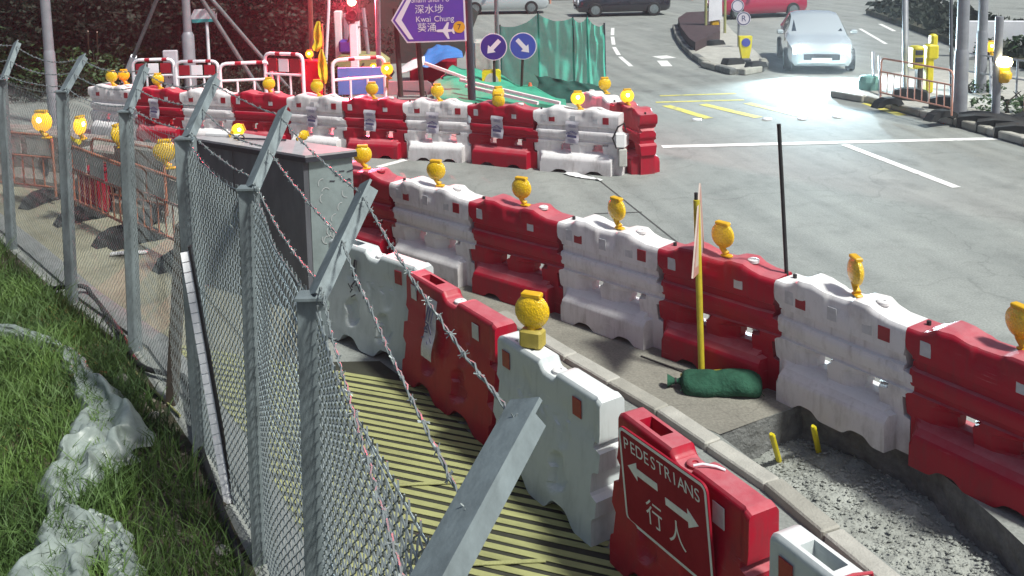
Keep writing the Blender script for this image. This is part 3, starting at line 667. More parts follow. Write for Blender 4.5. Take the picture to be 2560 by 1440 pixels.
# ------------------------------------------------------------------ smoother barriers along the walkway
def barrier_b_mesh():
    L = 1.22; H = .95; CY = .09; nu = 60
    top = [(0, .925), (.03, .945), (.44, .95), (.455, .90), (.50, .885), (.58, .885), (.60, .93), (.63, .94), (.97, .94), (1, .925)]
    def ztop(u): return pl(u, top)
    def x0(z): return pl(z, [(0, .03), (.18, .02), (.20, .05), (.34, .05), (.36, .0), (.50, -.004), (.52, .045), (.62, .045), (.64, .0), (1, .0)])
    def x1(z): return pl(z, [(0, L - .0), (.18, L - .01), (.20, L + .02), (.30, L + .02), (.32, L - .05), (.46, L - .05), (.48, L + .012), (.60, L + .01), (.615, L - .06), (.655, L - .06), (.665, L), (1, L)])
    def dent(u, z, cu, cz, ru, rz, d, lean=0):
        a = (u - cu - lean * (z - cz)) / ru; b = (z - cz) / rz; r = a * a + b * b
        return d * (1 - ss(.35, 1.0, r))
    def half(u, z, zt):
        h = pl(z, [(0, .175), (.12, .172), (.62, .105), (.70, .092), (.72, .090), (1, .088)])
        h -= dent(u, z, .30, .33, .085, .15, .045, .25) + dent(u, z, .66, .29, .085, .15, .045, .25)
        h -= dent(u, z, .30, .66, .07, .18, .010) + dent(u, z, .68, .62, .07, .18, .012) + dent(u, z, .5, .55, .035, .22, .006)
        if .66 < z: h += .010 * ss(.955, .965, u)
        e = zt - z
        if e < .03: h -= .02 * (1 - e / .03) ** 1.7
        return h
    def zmin(u): return .10 * max(math.exp(-((u - .27) / .10) ** 4), math.exp(-((u - .70) / .11) ** 4))
    zl = [0, .03, .07, .11, .15, .17, .185, .20, .22, .24, .26, .28, .30, .315, .33, .35, .37, .39, .41, .43, .45, .465, .48, .50, .52, .54, .56, .58, .60, .615, .63, .645, .657, .665, .68, .72, .76, .80, .84, .86]
    nz = len(zl) + 5; idx = {}; vs = []; fs = []
    for side in (0, 1):
        for j in range(nz):
            for i in range(nu + 1):
                u = i / nu; zt = ztop(u); zm = zmin(u)
                if j < len(zl): z = zl[j]
                else: z = .86 + (zt - .86) * ((j - len(zl) + 1) / 5) ** .75
                if zm > 0 and j < 5: z = zm + (zl[5] - zm) * zl[j] / zl[5] if zm < zl[5] else zl[5]
                x = x0(z) + (x1(z) - x0(z)) * u; h = half(u, z, zt)
                idx[(side, i, j)] = len(vs); vs.append((x, CY - h if side == 0 else CY + h, z))
    for j in range(nz - 1):
        for i in range(nu):
            fs.append((idx[(0, i, j)], idx[(0, i + 1, j)], idx[(0, i + 1, j + 1)], idx[(0, i, j + 1)]))
            fs.append((idx[(1, i, j)], idx[(1, i, j + 1)], idx[(1, i + 1, j + 1)], idx[(1, i + 1, j)]))
    for j in range(nz - 1):
        fs.append((idx[(0, 0, j + 1)], idx[(1, 0, j + 1)], idx[(1, 0, j)], idx[(0, 0, j)]))
        fs.append((idx[(0, nu, j)], idx[(1, nu, j)], idx[(1, nu, j + 1)], idx[(0, nu, j + 1)]))
    for i in range(nu): fs.append((idx[(0, i + 1, 0)], idx[(0, i, 0)], idx[(1, i, 0)], idx[(1, i + 1, 0)]))
    # top with an open square filler well
    J = nz - 1; i0, i1 = 8, 19; yw = (-.055, .055)
    ys = [0, .17, .83, 1]
    tv = {}
    for i in range(nu + 1):
        a = vs[idx[(0, i, J)]]; b = vs[idx[(1, i, J)]]
        tv[(i, 0)] = idx[(0, i, J)]; tv[(i, 3)] = idx[(1, i, J)]
        for k in (1, 2):
            tv[(i, k)] = len(vs); vs.append((a[0], lerp(a[1], b[1], ys[k]), a[2]))
    for i in range(nu):
        for k in range(3):
            if i0 <= i < i1 and k == 1: continue
            fs.append((tv[(i, k)], tv[(i + 1, k)], tv[(i + 1, k + 1)], tv[(i, k + 1)]))
    fl = {}
    for (i, k) in ((i0, 1), (i1, 1), (i1, 2), (i0, 2)):
        p = vs[tv[(i, k)]]; cx = (vs[tv[(i0, 1)]][0] + vs[tv[(i1, 1)]][0]) / 2
        fl[(i, k)] = len(vs); vs.append((lerp(cx, p[0], .78), lerp(CY, p[1], .8), p[2] - .17))
    fs.append((fl[(i0, 1)], fl[(i1, 1)], fl[(i1, 2)], fl[(i0, 2)]))
    e1 = [tv[(i, 1)] for i in range(i0, i1 + 1)]; e2 = [tv[(i, 2)] for i in range(i0, i1 + 1)]
    fs.append(tuple(e1) + (fl[(i1, 1)], fl[(i0, 1)])); fs.append(tuple(reversed(e2)) + (fl[(i0, 2)], fl[(i1, 2)]))
    fs.append((tv[(i0, 1)], fl[(i0, 1)], fl[(i0, 2)], tv[(i0, 2)])); fs.append((tv[(i1, 2)], fl[(i1, 2)], fl[(i1, 1)], tv[(i1, 1)]))
    mb = MB(); mb.add(vs, fs); return mb.mesh('walkway_barrier_body', smooth=32)
B_BODY = barrier_b_mesh(); B_CY = .09
B_REF = plate(.095, .125).mesh('reflector')
PED = [(-1.80, 8.93), (-0.951, 7.991), (-0.147, 6.649), (0.60, 5.502), (1.20, 4.314), (1.78, 3.15)]
PED_END = [(-.86, 8.06), (-.16, 6.80), (.507, 5.63), (1.142, 4.46), (1.72, 3.28)]
ped_spec = [('white', 'white smooth walkway barrier with a graffiti-like print, beside the grey cabinet', 'white'), ('red', 'red smooth walkway barrier with a hanging laminated notice', 'white'),
            ('white', 'white smooth walkway barrier carrying the large amber lamp', 'white'), ('red', 'red smooth walkway barrier carrying the PEDESTRIANS sign', 'red'), ('white', 'white smooth walkway barrier tied with red cord at the bottom right corner', 'red')]
ped_row = []
for (a, b, (colr, lab, cap)) in zip(PED, PED_END, ped_spec):
    ang = math.atan2(b[1] - a[1], b[0] - a[0]); sc = math.hypot(b[0] - a[0], b[1] - a[1]) / 1.22
    t = thing('walkway_barrier', lab, 'barrier', (a[0], a[1], 0.012), ang, 'smooth barriers along the walkway'); ped_row.append(t); L = 1.22 * sc
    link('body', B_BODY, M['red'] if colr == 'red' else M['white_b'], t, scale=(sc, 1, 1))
    for u in (.10, .80): link('reflector', B_REF, M['reflect_white'] if colr == 'red' else M['reflect_red'], t, loc=(u * L, -.006, .80), rot=(R(1.0), 0, 0))
    link('filler_cap', A_CAP, M['white'] if cap == 'white' else M['red'], t, loc=(.535 * L, B_CY, .882))
# print on the first white barrier, notice on the red one
def scribble(seed, w, h):
    r = random.Random(seed); q = MB()
    for k in range(5):
        x = (r.random() - .5) * w * .8
        q.beam(Vector((x, -.003, h * .15)), Vector((x + .02, -.003, h * .48)), .002, .010)
    for k in range(7):
        a = (r.random() - .5) * w; z = (r.random() * .5 - .35) * h
        q.beam(Vector((a, -.003, z)), Vector((a + r.uniform(-.5, .5) * w, -.003, z + r.uniform(-.12, .12) * h)), .002, .012)
    q.beam(Vector((-.45 * w, -.003, -.05 * h)), Vector((0, -.003, .1 * h)), .002, .016); q.beam(Vector((0, -.003, .1 * h)), Vector((.45 * w, -.003, -.08 * h)), .002, .016)
    return q.mesh('print')
link('print', scribble(4, .15, .5), M['dark_ink'], ped_row[0], loc=(.46, -.045, .60), rot=(R(-5.5), 0, 0))
q = MB()
def P(u, v): return ((u - .5) * .17 + .02 * (1 - v) * math.sin(v * 4), -.012 - .018 * math.sin(v * 8) * (1 - v), (v - 1) * .50)
q.grid(P, 4, 14); n = part('notice', q, M['paper'], ped_row[1], smooth=60, loc=(.52, -.022, .87), rot=(R(-8.5), 0, 0))
link('print', scribble(9, .13, .38), M['ink'], n, loc=(0, -.022, -.25))
# ------------------------------------------------------------------ PEDESTRIANS sign
sg = thing('pedestrian_sign', 'red PEDESTRIANS sign board with two arrows hung on the red barrier', 'sign')
sg.matrix_world = Matrix.Translation((PED[3][0], PED[3][1], .012)) @ Matrix.Rotation(math.atan2(PED_END[3][1] - PED[3][1], PED_END[3][0] - PED[3][0]), 4, 'Z') @ Matrix.Translation((.545, -.052, .665)) @ Matrix.Rotation(R(3.5), 4, 'X') @ Matrix.Rotation(R(-3.2), 4, 'Y')
SW, SH = .82, .60
def rrect(w, h, r, n=5):
    pts = []
    for (cx, cy, a0) in ((w / 2 - r, h / 2 - r, 0), (-w / 2 + r, h / 2 - r, 90), (-w / 2 + r, -h / 2 + r, 180), (w / 2 - r, -h / 2 + r, 270)):
        for k in range(n + 1):
            a = R(a0 + 90 * k / n); pts.append((cx + r * math.cos(a), cy + r * math.sin(a)))
    return pts
RX = Matrix.Rotation(R(90), 4, 'X')     # polygon in x,y becomes x,z facing -y
q = MB(); q.prism(rrect(SW, SH, .05), 0, .014, RX); part('board', q, M['sign_red'], sg)
q = MB(); o_ = rrect(SW - .008, SH - .008, .047); i_ = rrect(SW - .045, SH - .045, .03); k = len(o_)
q.add([(x, -.0155, y) for x, y in o_] + [(x, -.0155, y) for x, y in i_], [(a, (a + 1) % k, k + (a + 1) % k, k + a) for a in range(k)])
part('border', q, M['sign_grey'], sg)
def arrow(L, w, hw, hl):
    return [(-L / 2, 0), (-L / 2 + hl, hw), (-L / 2 + hl, w), (L / 2, w), (L / 2, -w), (-L / 2 + hl, -w), (-L / 2 + hl, -hw)]
for (cx, cz, a) in ((-.19, .075, 0), (.17, .03, 180)):
    q = MB(); q.prism([(x, y) for x, y in arrow(.29, .022, .055, .09)], 0, .0022, Matrix.Translation((cx, -.0145, cz)) @ RX @ Matrix.Rotation(R(a), 4, 'Z')); part('arrow', q, M['sign_grey'], sg)
def lettering(parent, name, s, size, loc, m, sx=1.0, bold=0):
    me = text_mesh(s, size); me.name = name
    if bold:
        pass
    return link(name, me, m, parent, loc=loc, rot=(R(90), 0, 0), scale=(sx, 1, 1))
for k, ch in enumerate('PEDESTRIANS'):
    lettering(sg, 'letter', ch, .105, (-.335 + .067 * k + (-.010 if k > 7 else 0) + (-.004 if k == 7 else 0), -.0165, .205), M['sign_grey'], 1.0)
for k, ch in enumerate('行人'): lettering(sg, 'character', ch, .165, (-.10 + .21 * k, -.0165, -.13), M['sign_grey'])
# red cord on the last barrier, tie on the sign barrier
q = MB(); pr = ped_row[4].matrix_world if False else None
q.tube([(.42, -.012, .80), (.42, -.008, .90), (.425, .0, .955), (.44, .09, .962), (.46, .18, .955), (.46, .195, .88)], .008, 6)
o = part('tie_cord', q, M['red'], None, smooth=40); o.location = ped_row[4].location; o.rotation_euler = ped_row[4].rotation_euler
tag(o, 'red cord looped over the white barrier at the bottom right corner', 'cord')
q = MB(); q.tube([(.70, .02, .945), (.73, .06, .958), (.78, .11, .955), (.82, .14, .945)], .007, 6)
o = part('cable_tie', q, M['white_gloss'], None, smooth=40); o.location = ped_row[3].location; o.rotation_euler = ped_row[3].rotation_euler
tag(o, 'short white strip lying on top of the red sign barrier', 'strip')

# ------------------------------------------------------------------ amber hazard lamps
def lens_mesh(r):
    q = MB(); n = 22; prof = [(r * .10, r * .42), (r * .45, r * .40), (r * .78, r * .28), (r * .98, r * .12), (r * 1.0, 0), (r * .98, -r * .12), (r * .78, -r * .28), (r * .45, -r * .40), (r * .10, -r * .42)]
    q.lathe([(a, b) for a, b in prof], n, Matrix.Rotation(R(90), 4, 'X')); return q.mesh('lens', 20)
L_ME = lens_mesh(.114)
q = MB(); q.box((0, 0, .106), (.13, .062, .03), bev=.006); L_LIP = q.mesh('lens_hood', 30)
q = MB(); q.tube([(0, 0, -.09), (0, 0, -.115), (.015, 0, -.135), (.045, 0, -.16)], [.036, .028, .026, .030], 10); L_NECK = q.mesh('neck', 40)
q = MB(); q.box((.045, 0, -.174), (.10, .062, .024), bev=.008); L_BASE = q.mesh('mounting_bracket', 30)
q = MB(); q.tube([(0, 0, -.09), (0, 0, -.13)], [.036, .032], 10); L_NECK2 = q.mesh('neck', 40)
q = MB(); q.box((0, 0, -.19), (.15, .10, .12), bev=.015); L_BAT = q.mesh('battery_box', 30)
q = MB(); q.lathe([(.02, .034), (.045, .03), (.055, .0), (.045, -.03), (.02, -.034)], 12, Matrix.Rotation(R(90), 4, 'X')); L_CORE = q.mesh('glowing_core', 40)
def lamp(loc, rz, label, base='bracket', lit=False, s=1.0, tilt=0.0, group='amber hazard lamps on the barriers'):
    t = thing('hazard_lamp', label, 'hazard lamp', loc, rz, group); t.rotation_euler = (0, tilt, rz)
    H = .232 if base == 'battery' else .187
    lens = link('lens', L_ME, M['amber_lit'] if lit else M['amber'], t, loc=(0, 0, (H) * s), scale=(s, s, s))
    link('lens_hood', L_LIP, M['amber_body'], t, loc=(0, 0, H * s), scale=(s, s, s))
    if lit:
        for sy in (1,): link('glowing_core', L_CORE, M['white_hot'], lens, loc=(0, -.032, .02), scale=(.62, .62, .62))
    if base == 'battery':
        link('neck', L_NECK2, M['amber_body'], t, loc=(0, 0, H * s), scale=(s, s, s)); link('battery_box', L_BAT, M['battery'], t, loc=(0, 0, (H + .018) * s), scale=(s, s, s))
    else:
        link('neck', L_NECK, M['amber_body'], t, loc=(0, 0, H * s), scale=(s, s, s)); link('mounting_bracket', L_BASE, M['amber_body'], t, loc=(0, 0, H * s), scale=(s, s, s))
    return t
def on_row(pts, i, u, dy=.15, z=.965):
    z *= 1.03
    a = Vector(pts[i]); b = Vector(pts[i + 1]); d = (b - a); n = Vector((-d.y, d.x)).normalized(); p = a + d * u + n * dy
    return (p.x, p.y, z)
mid_lab = ['amber lamp with red tip on the red barrier beside the cabinet', 'amber lamp on the white barrier next to the cabinet', 'amber lamp on the red barrier with the white cap, facing the camera',
           'amber lamp with dark hood on the white barrier with a ring mark', 'amber lamp with a tilted hood on the red barrier behind the sign pole', 'slim amber lamp seen edge-on on the white barrier by the trench', 'tall amber lamp at the right edge on the nearest red barrier']
for i, (u, rz) in enumerate(((.50, 5), (.50, -18), (.52, -30), (.52, -52), (.50, -48), (.53, -86), (.78, -68))):
    t = lamp(on_row(MID, i, u, .19 if i == 5 else .15, .968) if i < 6 else (3.371, 6.155, 1.0), R(rz), mid_lab[i], lit=False, s=1.0)
far_lab = ['amber lamp on the dirty white end barrier', 'amber lamp on the red barrier with notice at the left of the back row', None, 'amber lamp on the red barrier above the cabinet roof', 'amber lamp on the white barrier right of the hanging yellow cloth',
           'amber lamp on the red barrier left of the mauve board', 'amber lamp on the white barrier below the mauve board', 'upper lamp of the amber pair below the arrow signs', 'glowing amber lamp on the white corner barrier']
spec = [(.42, 0), (.45, 20), None, (.62, 12), (.48, 8), (.45, -5), (.50, 5), (.42, 30), (.50, 0)]
for i, sp in enumerate(spec):
    if sp: lamp(on_row(FAR, i, sp[0], .15, .962), R(sp[1]), far_lab[i], base='bracket', lit=(i == 8), s=1.0)
lamp(on_row(FAR, 7, .46, .06, .86), R(-20), 'lower lamp of the amber pair below the arrow signs', s=1.0)
lamp((-7.75, 18.95, .96), R(10), 'rear amber lamp behind the dirty white end barrier')
lamp((e0.x - .40, e0.y + .62, .965), R(8), 'glowing amber lamp on the end-on red barrier', lit=True)
lamp((e1.x - .28, e1.y + .75, .965), R(8), 'dull amber lamp on the white barrier behind the end-on red one')
pb = Vector(PED[2]); pe = Vector(PED_END[2]); d = pe - pb; nn = Vector((-d.y, d.x)).normalized(); pp = pb + d * .27 + nn * .09
lamp((pp.x, pp.y, .96), R(-24), 'largest amber lamp with khaki battery box on the white walkway barrier', base='battery', s=1.12)

# ------------------------------------------------------------------ chain-link fence with bent barbed-wire arms
posts = [  # foot, bend, arm tip
    ((-6.32, 11.664, 0), (-6.27, 11.664, 2.167), (-6.282, 12.1, 2.581)),
    ((-4.736, 9.828, 0), (-4.669, 9.828, 2.294), (-4.634, 10.28, 2.611)),
    ((-3.588, 8.603, 0), (-3.523, 8.603, 2.293), (-3.513, 9.06, 2.651)),
    ((-2.361, 6.762, 0), (-2.369, 6.8, 2.415), (-2.324, 7.38, 2.779)),
    ((-1.60, 5.50, 0), (-1.578, 5.56, 2.368), (-1.463, 6.02, 2.762)),
    ((-0.90, 3.87, 0), (-0.858, 3.869, 2.35), (-0.672, 4.24, 2.737)),
    ((-0.42, 1.72, 0), (-0.252, 1.72, 2.483), (0.017, 2.153, 2.75)),
]
fence = thing('chain_link_fence', 'tall chain link fence with bent arms and barbed wire, left of the walkway', 'fence')
for i, (a, b, t) in enumerate(posts):
    A, B, T = Vector(a), Vector(b), Vector(t)
    nxt = Vector(posts[min(i + 1, len(posts) - 1)][0]) - Vector(posts[max(i - 1, 0)][0]); nxt.z = 0; nxt.normalize()
    w = .155 if i == 3 else .125
    q = MB(); up = nxt
    # angle-iron section: one flange along the fence, one across
    side = Vector((nxt.y, -nxt.x, 0)) * -1
    q.beam(A - Vector((0, 0, .05)), B, .012, w, up=side)
    q.beam(A - Vector((0, 0, .05)) - nxt * .046 + side * (w / 2 - .006), B - nxt * .046 + side * (w / 2 - .006), .011, .078, up=nxt)
    po = part('post', q, M['metal'], fence)
    q = MB(); q.beam(B + Vector((0, 0, .004)), T, .012, .105, up=nxt)
    d = (T - B).normalized(); nn = d.cross(nxt).normalized()
    q.beam(B + Vector((0, 0, .004)) + nn * .03 + nxt * .048, T + nn * .03 + nxt * .048, .05, .009, up=nxt)
    part('arm', q, M['metal'], po)
    q = MB(); q.box(tuple(B + Vector((0, 0, .001))), (.125, .10, .012)); part('weld_plate', q, M['metal'], po)
def mesh_panel(a, b, ta, tb, za, zb, r, sp, bulge, sag, seed, sides=3, lean=0.0):
    A, B = Vector(a), Vector(b); d = B - A; d.z = 0; S = d.length; d.normalize(); nrm = Vector((-d.y, d.x, 0)); q = MB()
    def ztop(s): return lerp(za, zb, s / S) - sag * 4 * (s / S) * (1 - s / S) - .02
    def pos(s, z):
        t = s / S; k = bulge * math.sin(math.pi * t) * (noise.noise(Vector((s * 1.1 + seed, z * 1.1, seed))) + .25 * math.sin(z * 4 + seed)) + lean * t * z / 2.2
        ft = A.lerp(B, t).xy.to_3d(); tp_ = Vector(ta).lerp(Vector(tb), t).xy.to_3d(); zz = lerp(za, zb, t); return ft.lerp(tp_, z / zz) + nrm * (k + .016) + Vector((0, 0, z))
    H = max(za, zb); c = -H
    for fam in (1, -1):
        c = -H - .1
        while c < S + H + .1:
            pts = []
            s0 = max(.02, c if fam > 0 else c - H); n = 0
            z = .03
            k = 0
            while z < H + .05:
                s = c + z if fam > 0 else c + H - z
                if .015 <= s <= S - .015 and z <= ztop(s):
                    w = .004 * (1 if k % 2 == (fam > 0) else -1)
                    p = pos(s, z) + nrm * w
                    pts.append(p)
                elif len(pts) > 1:
                    q.tube(pts, r, sides, cap=False); pts = []
                z += sp / 2 if sides > 3 else sp; k += 1
            if len(pts) > 1: q.tube(pts, r, sides, cap=False)
            c += sp
    # knuckled top selvage and tension wires
    pts = [pos(lerp(.02, S - .02, i / 14), ztop(lerp(.02, S - .02, i / 14))) for i in range(15)]; q.tube(pts, r * 1.2, 4)
    s = .04
    while s < S - .04:
        p = pos(s, ztop(s)); q.tube([p, p + Vector((0, 0, .03)) + d * .012 * (1 if int(s / .065) % 2 else -1)], r, 3); s += sp
    for z in (.08, H * .55):
        pts = [pos(lerp(.02, S - .02, i / 10), z) for i in range(11)]; q.tube(pts, r * .9, 4)
    return q
pp_ = posts
mesh_posts = [((-8.7, 14.4, 0), (-8.75, 14.4, 2.1), 2.1)] + [(p[0], p[1], p[1][2]) for p in pp_]
for i in range(len(mesh_posts) - 1):
    (a, ta, za), (b, tb, zb) = mesh_posts[i], mesh_posts[i + 1]
    near = i >= 4
    q = mesh_panel(a, b, ta, tb, za, zb, .0034 if near else .0018, .062, .10 if i >= 5 else .03, .10 if i > 3 else .04, i * 3.1 + 1, 4 if near else 3, .17 if i == 6 else 0)
    o = part('wire_mesh', q, M['wire'], fence); o['kind'] = 'stuff'
def barbed(pts, seed):
    rr = random.Random(seed); q = MB(); full = []
    for a, b in zip(pts, pts[1:]):
        A, B = Vector(a), Vector(b); n = max(6, int((B - A).length / .05)); sg = rr.uniform(.01, .05) * (B - A).length
        for i in range(n):
            t = i / n; full.append(A.lerp(B, t) - Vector((0, 0, sg * 4 * t * (1 - t))) + Vector((rr.uniform(-1, 1), rr.uniform(-1, 1), rr.uniform(-1, 1))) * .003)
    full.append(Vector(pts[-1]))
    for ph in (0, math.pi):
        q.tube([p + Vector((.0045 * math.cos(ph + i * 1.7), 0, .0045 * math.sin(ph + i * 1.7))) for i, p in enumerate(full)], .003, 4)
    acc = 0
    for i in range(1, len(full)):
        acc += (full[i] - full[i - 1]).length
        if acc > .115:
            acc = 0
            for _ in range(3):
                v = Vector((rr.uniform(-1, 1), rr.uniform(-1, 1), rr.uniform(-1, 1))).normalized() * .017
                q.tube([full[i] - v, full[i] + v], .0018, 3)
            q.tube([full[i] - (full[i] - full[i - 1]).normalized() * .009, full[i] + (full[i] - full[i - 1]).normalized() * .009], .0065, 5)
    return q
for k, f in enumerate((.12, .50, .90)):
    pts = [Vector(p[1]).lerp(Vector(p[2]), f) for p in posts]
    pts = [pts[0] + (pts[0] - pts[1])] + pts
    part('barbed_wire', barbed(pts, 11 + k), M['wire'], fence)
# loose wire loop on the fifth post
q = MB(); b5 = Vector(posts[4][1]); lp = [b5 + Vector((-.02, -.02, 0)), b5 + Vector((-.07, .0, -.09)), b5 + Vector((-.11, .0, -.17)), b5 + Vector((-.125, 0, -.22)), b5 + Vector((-.10, 0, -.25)), b5 + Vector((-.08, 0, -.21)), b5 + Vector((-.09, 0, -.16))]
q.tube(lp, .004, 5); part('wire_loop', q, M['wire'], fence, smooth=50)

# strip of white blocks with a black backing, leaning by the fourth post
b0 = Vector((-1.97, 6.247, 0.0)); b1 = Vector((-2.306, 6.55, 1.737)); b0 += Vector((-.03, -.10, .0)); b1 += Vector((.06, -.25, 0)); ms = thing('marker_strip', 'narrow strip of small white blocks with black edge leaning by the wide fence post', 'marker strip')
d = b1 - b0; n = 25; side = Vector((1, .12, 0)).normalized()
q = MB(); q.beam(b0 + side * .040 - d * .02, b1 + side * .040 + d * .02, .018, .03, up=(0, -1, 0)); part('backing_bar', q, M['black'], ms)
for k in range(n):
    q = MB(); a = b0 + d * ((k + .04) / n); b = b0 + d * ((k + .93) / n); q.beam(a, b, .056, .02, up=(.35, -.9, .2)); part('white_block', q, M['bright_white'], ms)
# timber post behind the fence
q = MB(); q.beam(Vector((-2.885, 7.578, 0.0)), Vector((-2.699, 7.55, 1.549)), .085, .085); tag(part('timber_stake', q, M['brown'], None), 'dark brown timber stake standing behind the wide fence post', 'stake')
# cable and yellow pipe along the bank
def px_path(pts, r, name, m, label, cat, n=6):
    q = MB(); P_ = [Vector(p) for p in pts]; out = []
    for i in range(len(P_) - 1):
        for k in range(4):
            t = k / 4; p0 = P_[max(i - 1, 0)]; p1 = P_[i]; p2 = P_[i + 1]; p3 = P_[min(i + 2, len(P_) - 1)]
            out.append(.5 * ((2 * p1) + (p2 - p0) * t + (2 * p0 - 5 * p1 + 4 * p2 - p3) * t * t + (3 * p1 - p0 - 3 * p2 + p3) * t * t * t))
    out.append(P_[-1]); q.tube(out, r, n); o = part(name, q, m, None, smooth=60); tag(o, label, cat); return o
px_path([(-5.387, 10.122, 0.1), (-5.077, 10.023, 0.1), (-4.687, 9.981, 0.14), (-4.499, 9.833, 0.06), (-3.869, 8.954, 0.05), (-3.418, 8.238, 0.05), (-3.058, 7.985, 0.07), (-2.837, 7.802, 0.1), (-2.489, 6.986, 0.07), (-2.301, 6.602, 0.06), (-1.957, 5.915, 0.06), (-1.655, 5.313, 0.06), (-1.46, 4.908, 0.06)], .024, 'black_cable', M['black'], 'thick black cable running along the foot of the fence', 'cable')
px_path([(-4.954, 9.938, 0.05), (-4.282, 9.14, 0.04), (-3.687, 8.499, 0.03), (-3.279, 7.963, 0.03), (-3.014, 7.663, 0.03), (-2.734, 7.336, 0.02)], .011, 'yellow_pipe', M['yellow'], 'thin yellow pipe lying at the edge of the grass bank', 'pipe')

# ------------------------------------------------------------------ steel cabinet behind the fence
cz = 1.66
cL, cC, cR = Vector((-3.515, 10.327, 1.66)), Vector((-2.112, 9.402, 1.66)), Vector((-1.654, 9.61, 1.66))
cl = Vector((cL.x, cL.y, 0)); cc = Vector((cC.x, cC.y, 0)); cr = Vector((cR.x, cR.y, 0)); cb = cl + (cr - cc)
cab = thing('steel_cabinet', 'large charcoal steel cabinet with pale roof standing behind the fence', 'cabinet', (0, 0, 0))
ctr = (cl + cr) / 2
def inset(p, k=.004): return p + (ctr - p).normalized() * k
q = MB(); pl_ = [inset(p, .03) for p in (cc, cr, cb, cl)]; q.prism([(p.x, p.y) for p in pl_], .02, cz - .03); part('carcass', q, M['dark_metal'], cab)
def wallpanel(a, b, t0, t1, z0, z1, m, name, off=.0):
    A = a.lerp(b, t0); B = a.lerp(b, t1); d = (b - a).normalized(); n = Vector((d.y, -d.x, 0)); q = MB()
    A = A + n * off; B = B + n * off
    q.add([A + Vector((0, 0, z0)), B + Vector((0, 0, z0)), B + Vector((0, 0, z1)), A + Vector((0, 0, z1)), A - n * .025 + Vector((0, 0, z0)), B - n * .025 + Vector((0, 0, z0)), B - n * .025 + Vector((0, 0, z1)), A - n * .025 + Vector((0, 0, z1))],
          [(0, 1, 2, 3), (5, 4, 7, 6), (1, 5, 6, 2), (4, 0, 3, 7), (3, 2, 6, 7), (4, 5, 1, 0)]); return part(name, q, m, cab)
for t0, t1 in ((0.0, .375), (.38, 1.0)): wallpanel(cl, cc, t0, t1, .03, cz - .05, M['cab_dark'], 'side_panel')
ep = wallpanel(cc, cr, 0.0, .10, .03, cz - .05, M['cab_dark'], 'corner_post'); ep = wallpanel(cc, cr, .11, 1.0, .03, cz - .05, M['cab_grey'], 'end_panel')
d = (cr - cc).normalized(); n_ = Vector((d.y, -d.x, 0))
r4 = random.Random(21)
q = MB()
for k in range(14):
    s = r4.uniform(.3, .85) * (cr - cc).length; z = r4.uniform(.75, 1.4); p = cc + d * s + n_ * .004 + Vector((0, 0, z))
    a0 = r4.uniform(0, 3); pts = [p + d * (.045 * math.cos(a0 + t * .55)) + Vector((0, 0, .05 * math.sin(a0 + t * .55))) for t in range(5)]
    for u, v in zip(pts, pts[1:]): q.beam(u, v, .008, .003, up=n_)
part('graffiti', q, mat('pale_graffiti', (.36, .38, .38), .6), cab, kind='stuff')
q = MB()
for k in range(6):
    s = r4.uniform(.25, .9) * (cr - cc).length; z = 1.38 + r4.uniform(-.06, .08); p = cc + d * s + n_ * .005 + Vector((0, 0, z)); q.beam(p, p + d * r4.uniform(.03, .08) + Vector((0, 0, r4.uniform(-.03, .03))), .010, .003, up=n_)
part('graffiti', q, M['dark_ink'], cab, kind='stuff')
q = MB(); ov = [p + (p - ctr).normalized() * .05 for p in (cc, cr, cb, cl)]; q.prism([(p.x, p.y) for p in ov], cz - .03, cz + .012); rf = part('roof', q, M['cab_roof'], cab)
q = MB(); e = [p + (p - ctr).normalized() * .054 for p in (cc, cr, cb, cl)]
for a, b in zip(e, e[1:] + e[:1]): q.beam(Vector((a.x, a.y, cz - .035)), Vector((b.x, b.y, cz - .035)), .012, .05)
part('roof_trim', q, M['dark_metal'], rf)
px = (Vector((-2.421, 10.017, 1.672)), Vector((-3.018, 10.168, 1.672)))
q = MB(); q.tube([px[0] + Vector((0, 0, .02)), px[1] + Vector((0, 0, .02))], .011, 6)
c_ = Vector((-2.927, 10.12, 1.672)) + Vector((0, 0, .03)); q.tube([c_ + Vector((.035 * math.cos(a * .6), 0, .035 * math.sin(a * .6))) for a in range(12)], .008, 6)
tag(part('steel_bar', q, M['dark_metal'], None, smooth=50), 'thin black steel bar with a ring lying on the cabinet roof', 'bar')
q = MB(); q.box((-3.189, 10.387, 1.69), (.42, .10, .035), rz=-.3, bev=.006); tag(part('white_board', q, M['white_paint'], None), 'short white board lying at the rear of the cabinet roof', 'board')
lamp(tuple(Vector((-3.121, 10.308, 1.71)) - Vector((0, 0, .0))), R(15), 'glowing amber lamp fallen on the rear of the cabinet roof', lit=True, s=.62, tilt=R(70), group=None)
lamp(tuple(Vector((-2.357, 10.11, 1.672)) + Vector((0, .1, 0))), R(40), 'broken amber lamp lying on the right of the cabinet roof', s=.5, tilt=R(80), group=None)

